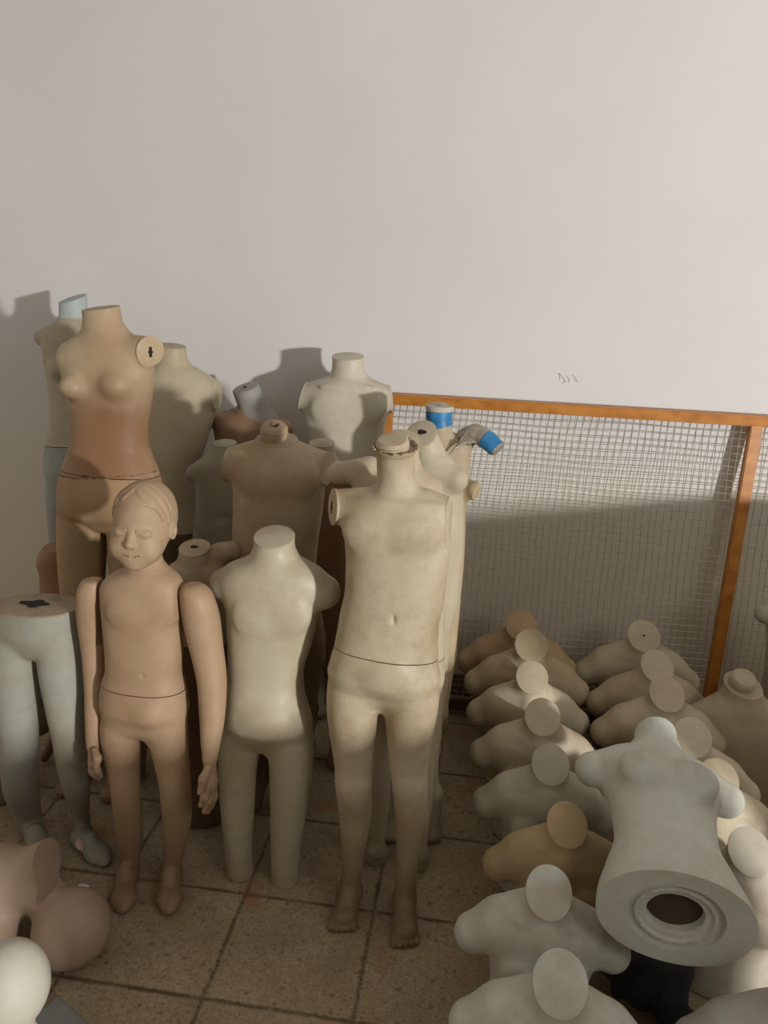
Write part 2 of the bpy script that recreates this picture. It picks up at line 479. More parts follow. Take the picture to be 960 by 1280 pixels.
rail('bottom_rail', FP(FX0-.018, z0+.02), FP(FXR+.018, z0+.02), .045, simple('dark_brown_wood', (.09, .045, .02), .6, .3, 14))  # bottom rail coloured darker than the rest of the frame
rail('stile', FP(FX0, z0), FP(FX0, FH-.018), .034)
rail('stile', FP(FX1-.03, z0+.04, .002), FP(FX1, FH-.018, .002), .04)
rail('stile', FP(FXR, z0), FP(FXR, FH-.018), .034)
def wire_panel(xa, xb):
    bm = bmesh.new(); s = .0235
    nx = int((xb-xa)/s); nz = int((FH-z0)/s)
    for i in range(nx+1):
        x = xa+i*s
        pts = [FP(x+.0022*math.sin(k*.7+i*.31)+.0012*math.sin(i*1.9+k*.2), z0+(FH-z0)*k/24, .0008*math.sin(k)) for k in range(25)]
        tube(bm, pts, .00125, 4)
    for j in range(nz+1):
        z = z0+j*s
        pts = [FP(xa+(xb-xa)*k/24, z+.0022*math.sin(k*.6+j*.37)+.0012*math.sin(j*1.7+k*.3), .0008*math.cos(k)) for k in range(25)]
        tube(bm, pts, .00125, 4)
    return link_mesh('wire_mesh', bm_mesh(bm, 'wire_mesh'), M_wire, froot)
wire_panel(FX0+.01, FX1-.01); wire_panel(FX1+.01, FXR-.01)

# ================================================================== STANDING MANNEQUINS
class Fig:
    """one standing mannequin; all lengths read off the photograph at the plane y0"""
    def __init__(s, y0, base_px):
        s.y0 = y0
        b = at_y(base_px, 1000, y0); s.base = Vector((b.x, y0, 0))
        s.prims = []; s.k = .02; s.subs = []; s.loft = None
    def W(s, px, py, dy=0.0):
        return at_y(px, py, s.y0+dy)-s.base
    def S(s, px, py, dy=0.0):
        return pscale(at_y(px, py, s.y0+dy))
    def torso(s, rows, dep=.62, n=2.3, k=.02):
        out = []
        for r in rows:
            py, xl, xr = r[:3]; d = r[3] if len(r) > 3 else dep; dy = r[4] if len(r) > 4 else 0; fb = r[5] if len(r) > 5 else 1.0
            a = s.W(xl, py); b = s.W(xr, py); hw = (b-a).length/2
            out.append(((a.z+b.z)/2, (a.x+b.x)/2, dy, hw, hw*d*fb, hw*d, n))
        s.loft = Loft(out); s.prims.append((s.loft, k)); return s
    def limb(s, pts, k=.02, sq=(1, 1, 1)):
        """pts (px,py,r_px[,dy])"""
        w = [(s.W(p[0], p[1], p[3] if len(p) > 3 else 0), p[2]*s.S(p[0], p[1])) for p in pts]
        if len(pts) >= 4 and all(a[0].z > b[0].z+.004 for a, b in zip(w, w[1:])):
            rows = [(a.z, a.x, a.y, r, r*1.04, r*1.04, 2.05) for a, r in w]
            a, r = w[-1]; rows.append((a.z-r*.55, a.x, a.y, r*.8, r*.8, r*.8, 2.05))
            lf = Loft(rows); s.prims.append((lf, k)); return w
        def f(P):
            d = None
            for (a, ra), (b, rb) in zip(w, w[1:]):
                e = cone(P, a, b, ra, rb, sq); d = e if d is None else smin(d, e, .012)
            return d
        s.prims.append((f, k)); return w
    def ball(s, px, py, r, dy=0.0, k=.02):
        """r = (rx,ry,rz) metres"""
        c = s.W(px, py, dy); s.prims.append((lambda P: ell(P, c, r), k)); return c
    def surf_ball(s, px, py, r, sink=.5, k=.02, sub=False):
        """ellipsoid centred near the front surface"""
        c = s.W(px, py)
        for _ in range(3):
            yf = s.loft.front(c.x, c.z); c = s.W(px, py, yf)
        c = Vector((c.x, yf+r[1]*sink, c.z))
        (s.subs if sub else s.prims).append((lambda P: ell(P, c, r), k)); return c
    def foot(s, ankle, tip_px, tip_py, width=.034, toes=True, k=.015):
        """ankle: local point; toe tip pixel on the floor"""
        t = at_z(tip_px, tip_py, .015)-s.base; a = Vector(ankle)
        d = Vector((t.x-a.x, t.y-a.y, 0)); L = d.length; d.normalize(); sd = Vector((-d.y, d.x, 0))
        heel = Vector((a.x, a.y, .026))-d*.018
        ball = heel+d*(L-.02-.028); ball.z = .02
        fl = (1, 1, 1)
        def f(P):
            e = cone(P, heel, ball, width*.78, width*.92, (1, 1, .72))
            e = smin(e, cone(P, a, heel+d*(L*.35)+Vector((0, 0, .02)), width*.62, width*.6), .02)
            e = smin(e, cone(P, a, heel, width*.62, width*.72), .02)
            if toes:
                for i in range(5):
                    o = (i-2)*width*.42; ln = .026-.003*abs(i-1)
                    b0 = ball+sd*o*.9+d*.01; b1 = ball+sd*o+d*(width*.35+ln)
                    b0.z = .014; b1.z = .010
                    e = smin(e, cone(P, b0, b1, .0085, .0078-.0004*i), .004)
            else:
                e = smin(e, cone(P, ball, ball+d*(width*.9)+Vector((0, 0, -.006)), width*.85, width*.5, (1, 1, .6)), .015)
            return np.maximum(e, -P[:, 2])
        s.prims.append((f, k))
    def f(s, P):
        d = None
        for (g, k) in s.prims:
            e = g(P); d = e if d is None else smin(d, e, k)
        for (g, k) in s.subs: d = smax(d, -g(P), k)
        return np.maximum(d, -P[:, 2])
    def mesh(s, res=.006, zlo=0.0):
        # bounds by coarse probing
        lo = np.array([-.6, -.45, zlo-.01]); hi = np.array([.6, .45, 1.75]); h = .03
        ax = [np.arange(lo[i], hi[i]+h, h) for i in range(3)]
        G = np.stack(np.meshgrid(*ax, indexing='ij'), -1).reshape(-1, 3)
        v = s.f(G) < h*1.2; q = G[v]
        lo = q.min(0)-h*.6; hi = q.max(0)+h*.6; lo[2] = max(lo[2], zlo-res*2)
        return to_bm(polygonize(s.f, lo, hi, res))

def make_root(fig, name, label, cat, group=None):
    return empty(name, fig.base, label, cat, group)

def split(bm, p, n):
    """returns (upper, lower) closed meshes either side of a plane"""
    lo = bm.copy(); n = Vector(n)
    cut(bm, Vector(p)+n.normalized()*.0012, -n)
    rim = cut(lo, Vector(p)-n.normalized()*.0012, n)
    return bm, lo, rim

def cap_on(fig, bm, px, py, n, root, mat, dy=0.0, rad=.12, hole=None, name='neck_cap', up=None, thick=.003):
    p = fig.W(px, py, dy); n = Vector(n)
    rim = cut(bm, p, n, region=lambda c: (c-p).length < rad)
    if rim: rim_cap(name, rim, n, mat, root, (0, 0, 0), hole=hole, thick=thick)
    return p

def screw_knob(fig, px, py, root, mat, r=.026, dy=0.0, lean=(0, -.1, 1), h=.03, hole=True, name='neck_knob'):
    p = fig.W(px, py, dy)
    ax = Vector(lean).normalized()
    prof = [(r*1.0, -h), (r*1.0, -h*.2)]
    for i in range(3): prof += [(r*1.06, -h*.2+i*h*.2), (r*.98, -h*.2+i*h*.2+h*.1)]
    prof += [(r*.9, h*.45), (r*.55, h*.5)]
    if hole: prof += [(r*.38, h*.5), (r*.34, h*.1), (1e-4, h*.08)]
    else: prof += [(1e-4, h*.5)]
    o = link_mesh(name, bm_mesh(lathe_bm(prof, 36, ax, p, .015), name), mat, root, sharp=25)
    if hole:
        link_mesh('hole', bm_mesh(lathe_bm([(r*.33, 0), (1e-4, .001)], 20, ax, p+ax*h*.12), 'hole'), M_dark, o)
    return o

def socket(root, p, n, r, mat, slot=True, sq=.75):
    """round arm joint plate with a slotted hole; r radius, sq horizontal squash"""
    n = Vector(n).normalized()
    t = Vector((0, 0, 1)).cross(n).normalized(); u = n.cross(t)
    bm = bmesh.new(); rings = []
    for (s, h) in ((1, -.012), (1, .003), (.9, .006), (.3, .0065)):
        rings.append([bm.verts.new(Vector(p)+(t*math.cos(q)*sq+u*math.sin(q))*r*s+n*h) for q in [i*math.tau/36 for i in range(36)]])
    for a, b in zip(rings, rings[1:]):
        for i in range(36): bm.faces.new((a[i], a[(i+1) % 36], b[(i+1) % 36], b[i]))
    bm.faces.new(rings[0][::-1]); bm.faces.new(rings[-1])
    bmesh.ops.recalc_face_normals(bm, faces=bm.faces[:])
    o = link_mesh('arm_socket', bm_mesh(bm, 'arm_socket'), mat, root, sharp=30)
    if slot:
        bm = bmesh.new()
        pts = [(-.14, -.30), (.14, -.30), (.16, -.05), (.24, 0), (.16, .10), (.14, .30), (-.14, .30), (-.16, .10), (-.24, 0), (-.16, -.05)]
        a = [bm.verts.new(Vector(p)+(t*x*sq+u*y)*r+n*.0075) for x, y in pts]; b = [bm.verts.new(v.co-n*.004) for v in a]
        bm.faces.new(a); bm.faces.new(b[::-1])
        for i in range(10): bm.faces.new((a[i], b[i], b[(i+1) % 10], a[(i+1) % 10]))
        link_mesh('slot', bm_mesh(bm, 'slot'), M_dark, o)
    return o

def socket_cut(f, bm, px, py, n, root, mat, rad=.05):
    p = f.W(px, py); n = Vector(n).normalized()
    rim = cut(bm, p, n, region=lambda c: (c-p).length < rad)
    if not rim: return
    o = rim_cap('arm_socket', rim, n, mat, root, (0, 0, 0), thick=.006, inset=.9, over=1.04)
    c = sum(rim, Vector())/len(rim); r = sum((q-c).length for q in rim)/len(rim)
    t = Vector((0, 0, 1)).cross(n).normalized(); u = n.cross(t)
    b2 = bmesh.new()
    pts = [(-.10, -.34), (.10, -.34), (.12, -.08), (.22, 0), (.12, .08), (.10, .34), (-.10, .34), (-.12, .08), (-.22, 0), (-.12, -.08)]
    a = [b2.verts.new(c+(t*x+u*y)*r+n*.0068) for x, y in pts]; b = [b2.verts.new(v.co-n*.004) for v in a]
    b2.faces.new(a); b2.faces.new(b[::-1])
    for i in range(10): b2.faces.new((a[i], b[i], b[(i+1) % 10], a[(i+1) % 10]))
    link_mesh('slot', bm_mesh(b2, 'slot'), M_dark, o)

CREAM = (.62, .53, .39); OFFW = (.58, .50, .37); GREYW = (.58, .57, .52); TAN = (.50, .35, .22); BROWN = (.36, .22, .12); BLUEW = (.55, .60, .60)

def hidden_legs(f, cx, y_hip, spread, r, knee_y=None, toes=False):
    """plain legs down to the floor for a figure whose legs stand behind others"""
    h = f.W(cx, y_hip)
    for sg in (-1, 1):
        x = h.x+sg*spread
        a = (x, 0, h.z); k = (x*.98, -.015, h.z*.52); c = (x, .01, h.z*.40); an = (x, .015, .07)
        def g(P, a=a, k=k, c=c, an=an):
            d = smin(cone(P, a, k, r, r*.62), cone(P, k, c, r*.62, r*.62), .02)
            d = smin(d, cone(P, c, an, r*.62, r*.36), .02)
            d = smin(d, cone(P, an, (an[0], -.06, .02), r*.4, r*.36, (1, 1, .8)), .02)
            return d
        f.prims.append((g, .02))

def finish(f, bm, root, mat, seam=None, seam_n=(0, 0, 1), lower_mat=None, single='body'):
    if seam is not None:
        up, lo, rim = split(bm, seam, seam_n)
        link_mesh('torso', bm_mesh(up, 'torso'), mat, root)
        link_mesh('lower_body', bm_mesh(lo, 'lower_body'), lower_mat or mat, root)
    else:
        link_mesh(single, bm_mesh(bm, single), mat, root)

# ---------------- K : tall white one in front centre
def fig_K():
    f = Fig(1.56, 482)
    mat = plastic('aged_ivory_plastic', OFFW, (.27, .17, .08), .8, seed=1, low_shade=.95)
    f.torso([(604, 476, 516, .8), (614, 464, 528, .72), (622, 438, 556, .55), (636, 428, 562, .55), (660, 430, 564, .60), (700, 433, 561, .62), (740, 432, 556, .64), (775, 425, 549, .64), (815, 418, 547, .66), (838, 414, 546, .66), (850, 424, 538, .68), (862, 444, 520, .74), (872, 458, 506, .9), (880, 468, 496, 1.0)])
    f.limb([(494, 625, 24, .0), (495, 585, 22, -.005), (494, 560, 25, -.01)], k=.025)
    # left shoulder stub (towards the socket), right side ends in a flat cut
    f.limb([(455, 632, 23), (410, 634, 22)], k=.02)
    f.limb([(530, 632, 22), (556, 640, 20)], k=.02)
    L = f.limb([(444, 822, 22), (442, 845, 31), (441, 875, 33), (441, 920, 28.5), (442, 955, 24), (442, 978, 23, -.01), (444, 1020, 20.5, .02), (441, 1075, 13.5, .025), (437, 1118, 12.5, .03)], k=.03)
    Rr = f.limb([(514, 822, 22), (516, 845, 31), (515, 875, 33.5), (512, 920, 28.5), (511, 955, 24.5), (512, 978, 22.5, -.01), (514, 1020, 20.5, .01), (509, 1075, 14, .02), (506, 1122, 13, .02)], k=.03)
    f.foot(L[-1][0], 424, 1172, .034); f.foot(Rr[-1][0], 508, 1192, .034)
    f.surf_ball(455, 668, (.045, .02, .035), .7, .03); f.surf_ball(520, 668, (.045, .02, .035), .7, .03)
    f.surf_ball(492, 775, (.0045, .008, .011), -.2, .006, True)           # navel
    f.surf_ball(484, 850, (.045, .02, .03), .6, .03)                    # pubis
    bm = f.mesh(.005)
    root = make_root(f, 'mannequin', 'tall ivory headless child mannequin at the front centre standing on bare feet', 'mannequin')
    # flat cut on the far shoulder
    pc = f.W(561, 640); nn = Vector((1, -.15, .05))
    rim = cut(bm, pc, nn, region=lambda c: (c-pc).length < .07)
    rim_cap('arm_cap', rim, nn, mat, root, (0, 0, 0), thick=.002) if rim else None
    nc = Vector((0, -.25, 1)); pn = f.W(494, 562, -.01)
    rim = cut(bm, pn, nc, region=lambda c: (c-pn).length < .09)
    # torn collar around the neck top
    if rim:
        c = sum(rim, Vector())/len(rim); pts = rim[::max(1, len(rim)//60)]; b2 = bmesh.new(); rs = []
        rr_ = random.Random(4); jag = [rr_.uniform(-.003, .009) for _ in pts]
        for (s_, h_, j) in ((.98, -.006, 0), (1.12, .002, 0), (1.16, .008, 1), (1.08, .006, 1), (.9, -.004, 0)):
            rs.append([b2.verts.new(c+(p-c)*s_+nc.normalized()*(h_+jag[i]*j*.6)) for i, p in enumerate(pts)])
        for a, b in zip(rs, rs[1:]):
            for i in range(len(pts)): b2.faces.new((a[i], a[(i+1) % len(pts)], b[(i+1) % len(pts)], b[i]))
        bmesh.ops.recalc_face_normals(b2, faces=b2.faces[:])
        link_mesh('torn_collar', bm_mesh(b2, 'torn_collar'), mat, root)
    screw_knob(f, 491, 556, root, mat, .033, -.012, (-.05, -.35, 1), .03, hole=False, name='neck_plug')
    socket_cut(f, bm, 418, 634, (-1, -.42, .05), root, mat, .08)
    up, lo, rim = split(bm, f.W(482, 813), (0.05, .12, 1))
    tob = link_mesh('torso', bm_mesh(up, 'torso'), mat, root); link_mesh('lower_body', bm_mesh(lo, 'lower_body'), mat, root)
    # moulded code scratched on the flank: three short rough columns
    b2 = bmesh.new(); r3 = random.Random(9)
    for ci, cxp in enumerate((522, 529, 536)):
        for ri in range(7):
            y0p = 755+ri*7.2+ci*2; 
            if r3.random() < .15: continue
            strokes = r3.choice([[(0, 0, 0, 4)], [(0, 0, 4, 0), (4, 0, 4, 4)], [(0, 0, 0, 4), (0, 4, 4, 4), (4, 4, 4, 0)], [(0, 0, 4, 4)], [(0, 2, 4, 2), (0, 0, 0, 4)]])
            for (x0, ya, x1, yb_) in strokes:
                A = f.W(cxp+x0, y0p+ya); B = f.W(cxp+x1, y0p+yb_)
                A = Vector((A.x, f.loft.front(A.x, A.z)+.0006, A.z)); B = Vector((B.x, f.loft.front(B.x, B.z)+.0006, B.z))
                tube(b2, [A, B], .0011, 5)
    link_mesh('moulded_code', bm_mesh(b2, 'moulded_code'), mat, root)
    return root
fig_K()

# ---------------- P : small white armless child with footless legs
def fig_P():
    f = Fig(1.64, 336)
    mat = plastic('pale_child_plastic', (.58, .53, .41), (.32, .22, .11), .6, seed=2, low_shade=.35)
    f.torso([(694, 318, 370, .8), (703, 302, 386, .7), (711, 286, 400, .6), (728, 278, 404, .58), (748, 280, 402, .62), (765, 284, 397, .66), (800, 286, 389, .70), (840, 287, 378, .76), (870, 285, 380, .80, 0, 1.08), (895, 282, 385, .76, 0, 1.12), (912, 294, 374, .74, 0, 1.1), (926, 310, 358, .9), (935, 322, 346, 1.0)])
    f.limb([(343, 712, 27), (343, 668, 25, -.005)], k=.03)
    f.limb([(310, 722, 22), (284, 731, 22, .01)], k=.02)
    f.limb([(376, 724, 24), (404, 740, 22, .0)], k=.02)
    f.limb([(308, 880, 20), (304, 905, 26), (300, 930, 26), (297, 965, 23.5), (297, 1010, 21), (298, 1060, 17), (300, 1104, 16)], k=.028)
    f.limb([(360, 880, 20), (362, 905, 27), (364, 930, 28.5), (364, 965, 27), (361, 1010, 23), (357, 1060, 18.5), (356, 1117, 16.5)], k=.028)
    f.surf_ball(334, 905, (.05, .03, .035), .6, .03)
    f.surf_ball(312, 775, (.034, .012, .028), 1.0, .03); f.surf_ball(365, 775, (.034, .012, .028), 1.0, .03)
    bm = f.mesh(.005)
    root = make_root(f, 'child_mannequin', 'small pale headless child mannequin with smooth footless legs, left of the tall ivory one', 'mannequin')
    cap_on(f, bm, 343, 671, (0, -.28, 1), root, mat, -.005)
    # drop legs to the floor: legs end a little above, rest on their stumps
    finish(f, bm, root, mat)
    return root
fig_P()

# ---------------- O : tan child with head and arms
def fig_O():
    f = Fig(1.56, 184)
    mat = plastic('tan_child_plastic', (.50, .35, .23), (.30, .17, .09), .5, .5, seed=3, low_shade=.75)
    f.torso([(710, 162, 209, .85), (716, 148, 218, .72), (723, 136, 225, .62), (738, 128, 229, .60), (775, 131, 226, .66), (805, 134, 226, .70), (835, 136, 225, .74), (855, 131, 229, .72), (878, 130, 231, .70), (895, 140, 222, .70), (908, 156, 208, .85), (917, 168, 197, 1.0)])
    f.limb([(184, 728, 23), (182, 700, 21, .005)], k=.025)
    L = f.limb([(154, 868, 18), (152, 890, 23), (151, 912, 24.5), (153, 948, 21.5), (157, 985, 17.5, -.01), (161, 1030, 17, .01), (162, 1085, 11.5, .02), (160, 1108, 11, .02)], k=.03)
    Rr = f.limb([(207, 868, 18), (209, 890, 23), (210, 912, 24.5), (214, 948, 21.5), (219, 982, 19, -.01), (221, 1025, 18, .01), (215, 1085, 12, .02), (214, 1108, 11.5, .02)], k=.03)
    f.foot(L[-1][0], 152, 1150, .030, toes=False); f.foot(Rr[-1][0], 210, 1152, .030, toes=False)
    f.surf_ball(181, 897, (.03, .03, .024), .9, .03)
    f.surf_ball(153, 768, (.032, .012, .022), .85, .03); f.surf_ball(205, 768, (.032, .012, .022), .85, .03)
    f.surf_ball(178, 845, (.004, .006, .005), -.3, .005, True)
    bm = f.mesh(.0045)
    root = make_root(f, 'child_mannequin', 'tan child mannequin with moulded head and both arms, standing at the left', 'mannequin')
    for (px, py, n) in ((127.5, 745, (-1, -.1, .1)), (227, 748, (1, -.1, .1))):
        p = f.W(px, py); cut(bm, p, n, region=lambda c: (c-p).length < .12)
    finish(f, bm, root, mat, f.W(182, 856), (.03, .12, 1))
    # arms
    def arm(chain, fingers, thumb, palm):
        g = Fig(1.56, 184); g.base = f.base
        g.limb(chain, .01)
        g.limb(palm, .012, (.7, 1, 1))
        for fi in fingers: g.limb(fi, .004)
        g.limb(thumb, .006)
        me = g.mesh(.0032, .1)
        return g, me
    g, bmr = arm([(241, 730, 13), (245, 742, 20), (251, 770, 23), (259, 815, 20.5), (265, 855, 18, -.01), (265, 905, 14.5, -.03), (263, 948, 8.5, -.045)],
                 [[(260, 982, 4.2, -.082), (256, 996, 3.8, -.088), (251, 1006, 3.3, -.085)],
                  [(263, 984, 4.3, -.068), (260, 1000, 3.9, -.074), (256, 1014, 3.4, -.072)],
                  [(266, 984, 4.2, -.054), (264, 1000, 3.8, -.058), (260, 1014, 3.3, -.055)],
                  [(268, 982, 3.9, -.041), (268, 996, 3.4, -.043), (265, 1008, 3.0, -.040)]],
                 [(260, 960, 5, -.075), (254, 974, 4.4, -.095), (250, 990, 3.6, -.10)],
                 [(262, 950, 9.5, -.045), (264, 978, 11.5, -.062)])
    p = g.W(229, 748); cut(bmr, p, (-1, .1, -.1), region=lambda c: (c-p).length < .12)
    link_mesh('arm', bm_mesh(bmr, 'arm'), mat, root)
    g, bml = arm([(116, 724, 13), (113, 740, 16.5), (114, 775, 17, .01), (118, 820, 15, .015), (120, 860, 14, .01), (118, 905, 11, -.01), (117, 932, 7.5, -.02)],
                 [[(119, 955, 3.4, -.05), (122, 963, 3.1, -.05), (126, 970, 2.6, -.046)],
                  [(117, 957, 3.5, -.038), (119, 966, 3.2, -.04), (123, 973, 2.7, -.036)],
                  [(115, 957, 3.4, -.026), (116, 966, 3.0, -.028), (119, 972, 2.6, -.024)],
                  [(114, 955, 3.2, -.014), (114, 963, 2.8, -.015), (116, 969, 2.4, -.012)]],
                 [(119, 938, 4, -.045), (122, 948, 3.8, -.06), (121, 958, 3.2, -.065)],
                 [(117, 934, 8, -.022), (117, 952, 9, -.034)])
    p = g.W(124, 745); cut(bml, p, (1, .1, -.1), region=lambda c: (c-p).length < .12)
    link_mesh('arm', bm_mesh(bml, 'arm'), mat, root)
    # head, modelled facing -Y about its own centre, then turned
    def head(P):
        d = ell(P, (0, .014, .022), (.070, .086, .076))
        d = smin(d, ell(P, (0, -.014, -.030), (.060, .063, .068)), .03)
        d = smin(d, ell(P, (0, -.050, -.078), (.024, .022, .018)), .022)                 # chin
        for s in (-1, 1):
            d = smin(d, ell(P, (s*.033, -.048, -.046), (.026, .024, .027)), .02)        # cheeks
            d = smax(d, -ell(P, (s*.029, -.0885, -.006), (.019, .012, .011)), .014)       # eye sockets
        d = smin(d, cone(P, (0, -.070, .002), (0, -.083, -.028), .0050, .0075), .010)    # nose bridge
        d = smin(d, ell(P, (0, -.083, -.031), (.0088, .008, .0075)), .006)
        for s in (-1, 1):
            d = smin(d, ell(P, (s*.0085, -.078, -.033), (.0055, .007, .0055)), .005)
            d = smin(d, ell(P, (s*.028, -.066, -.006), (.0145, .0105, .0072)), .010)      # closed eyeball
            d = smin(d, cone(P, (s*.015, -.0745, -.0085), (s*.041, -.066, -.0075), .0018, .0016), .002)  # lower lid
            d = smin(d, cone(P, (s*.014, -.0765, .0010), (s*.042, -.0665, .0000), .0028, .0022), .003)      # upper lid
            e = ell(P, (s*.070, .012, -.010), (.008, .016, .022))
            e = smax(e, -ell(P, (s*.077, .008, -.008), (.007, .009, .013)), .004)
            d = smin(d, e, .006)                                                          # ears
        d = smin(d, ell(P, (0, -.058, -.058), (.026, .0165, .020)), .014)
        for s in (-1, 1):
            d = smin(d, cone(P, (0, -.0740, -.0560), (s*.019, -.0675, -.0530), .0042, .0022), .004)
            d = smin(d, cone(P, (0, -.0720, -.0645), (s*.014, -.0680, -.0615), .0046, .0028), .004)
            d = smax(d, -cone(P, (0, -.0785, -.0602), (s*.023, -.0710, -.0550), .0024, .0024), .0015)
        d = smin(d, cone(P, (0, .012, -.06), (0, .018, -.14), .037, .036), .02)           # neck
        return d
    locks = [([(-6, 64), (8, 52), (24, 40), (38, 26), (48, 12), (52, 0)], .012), ([(-2, 66), (22, 58), (44, 44), (58, 26), (64, 8), (66, -8)], .014),
             ([(-7, 62), (0, 50), (9, 40), (20, 32), (30, 25)], .010), ([(-10, 64), (-26, 54), (-38, 38), (-46, 20)], .013), ([(-9, 62), (-15, 50), (-22, 38), (-27, 29)], .009),
             ([(-12, 68), (-45, 54), (-62, 34), (-68, 10), (-70, -8)], .014), ([(4, 72), (50, 64), (70, 40), (76, 14)], .016)]
    def hair(P):
        d = np.maximum(ell(P, (0, .015, .0235), (.0725, .0885, .0785)), -(plane(P, (0, -.035, .04), (0, .55, .8))))
        d = smin(d, np.maximum(ell(P, (0, .018, .010), (.0722, .088, .080)), plane(P, (0, .012, -.052), (0, -.9, -.35))), .004)
        def sk(az, el, r, out):
            az, el = R(az), R(el); q = Vector((math.sin(az)*math.cos(el), -math.cos(az)*math.cos(el), math.sin(el)))
            Rr_ = 1/math.sqrt((q.x/.070)**2+(q.y/.086)**2+(q.z/.076)**2)
            return Vector((0, .014, .022))+q*(Rr_-r+out)
        for pts, r0 in locks:
            fp = []
            for (a0, e0), (a1, e1) in zip(pts, pts[1:]): fp += [(a0+(a1-a0)*q_/4, e0+(e1-e0)*q_/4) for q_ in range(4)]
            pts = fp+[pts[-1]]; n_ = len(pts)
            for i in range(n_-1):
                ra = r0*(1-.75*max(0, i-n_+3)/2) if False else r0*(1-.7*(i/(n_-1))**2); rb = r0*(1-.7*((i+1)/(n_-1))**2)
                d = smin(d, cone(P, sk(*pts[i], ra, .0058), sk(*pts[i+1], rb, .0058-.0025*((i+1)/(n_-1))), ra, rb), .0015)
        return d
    hc = f.W(179, 655, .0)
    hroot = None
    vf = polygonize(head, (-.095, -.11, -.145), (.095, .12, .115), .0024)
    hm = to_bm(vf)
    cut(hm, (0, 0, -.125), (0, 0, -1))
    mat_h = plastic('tan_child_head_plastic', (.50, .36, .24), (.30, .17, .09), .35, .55, seed=3.5, low_shade=0)
    ho = link_mesh('head', bm_mesh(hm, 'head'), mat_h, root, hc)
    ho.rotation_euler = Euler((R(-4), R(3), R(3))); ho.scale = (.93, .93, .97)
    hh = to_bm(polygonize(hair, (-.095, -.11, -.08), (.095, .12, .115), .0026))
    link_mesh('moulded_hair', bm_mesh(hh, 'moulded_hair'), mat_h, ho)
    return root
fig_O()

# ---------------- B : stained adult
def fig_B():
    f = Fig(1.98, 132)
    m0 = f.W(150, 560); sy = -.06
    mat = plastic('stained_adult_plastic', (.60, .50, .35), (.34, .19, .09), .6, seed=4,
                  stain=[(f.W(158, 535).x, sy, f.W(158, 535).z, .12, (.20, .09, .04), .8), (f.W(125, 572).x, sy, f.W(125, 572).z, .14, (.27, .14, .065), .75), (f.W(165, 580).x, sy, f.W(165, 580).z, .12, (.27, .14, .065), .7), (f.W(160, 440).x, sy, f.W(160, 440).z, .11, (.38, .24, .13), .4)])
    f.torso([(412, 108, 156, .7), (424, 98, 170, .62), (434, 86, 184, .58), (448, 80, 190, .58), (475, 82, 190, .62), (500, 88, 187, .66), (530, 92, 183, .66), (550, 92, 183, .66), (570, 87, 189, .66), (590, 81, 196, .68), (620, 77, 202, .68), (638, 80, 202, .66), (652, 104, 180, .75), (662, 120, 160, .9)])
    f.limb([(134, 428, 27), (128, 400, 22), (126, 384, 23)], k=.03)
    f.limb([(110, 442, 23), (92, 446, 19)], k=.03); f.limb([(160, 438, 20), (208, 439, 15.5, -.035)], k=.018)
    f.surf_ball(92, 484, (.036, .04, .034), .1, .022); f.surf_ball(142, 482, (.038, .036, .036), .35, .024)
    f.limb([(106, 605, 22), (104, 630, 29), (103, 665, 30), (103, 740, 26), (106, 840, 20), (110, 900, 19), (114, 1000, 12)], k=.012)
    f.limb([(172, 605, 24), (171, 630, 32), (170, 665, 34), (168, 740, 28), (166, 840, 20), (166, 900, 19), (166, 1000, 12)], k=.012)
    f.surf_ball(134, 628, (.06, .03, .05), .6, .03)
    for px in (114, 166):
        a = f.W(px, 1000); f.prims.append(((lambda P, a=a: smin(cone(P, a, (a.x, a.y, .045), .026, .028), cone(P, (a.x, a.y+.02, .03), (a.x-.01, a.y-.12, .018), .028, .03, (1, 1, .7)), .02)), .015))
    bm = f.mesh(.006)
    root = make_root(f, 'adult_mannequin', 'tall cream headless female mannequin with brown stained belly behind the tan child', 'mannequin')
    cap_on(f, bm, 126, 386, (-.12, -.12, 1), root, mat)
    socket_cut(f, bm, 198, 438, (1, -.7, 0), root, mat, .10)
    finish(f, bm, root, mat, f.W(138, 590), (.03, .06, 1), plastic('stained_shaded_hip_plastic', (.42, .29, .17), (.34, .19, .09), .7, seed=5))  # hip and leg colour darkened to paint in their shade
    # ragged brown tape line along the seam
    b2 = bmesh.new(); r3 = random.Random(2); prev = None
    for i in range(41):
        px = 82+i*(114/40); c = f.W(px, 588+r3.uniform(-1, 1)); yf = f.loft.front(c.x, c.z)-.002
        a = b2.verts.new((c.x, yf, c.z+.0025+r3.uniform(-.003, .002))); b = b2.verts.new((c.x, yf, c.z-.003+r3.uniform(-.002, .002)))
        if prev: b2.faces.new((prev[0], a, b, prev[1]))
        prev = (a, b)
    link_mesh('seam_tape', bm_mesh(b2, 'seam_tape'), simple('brown_tape', (.25, .12, .05), .6, .5, 60), root)
    return root
fig_B()

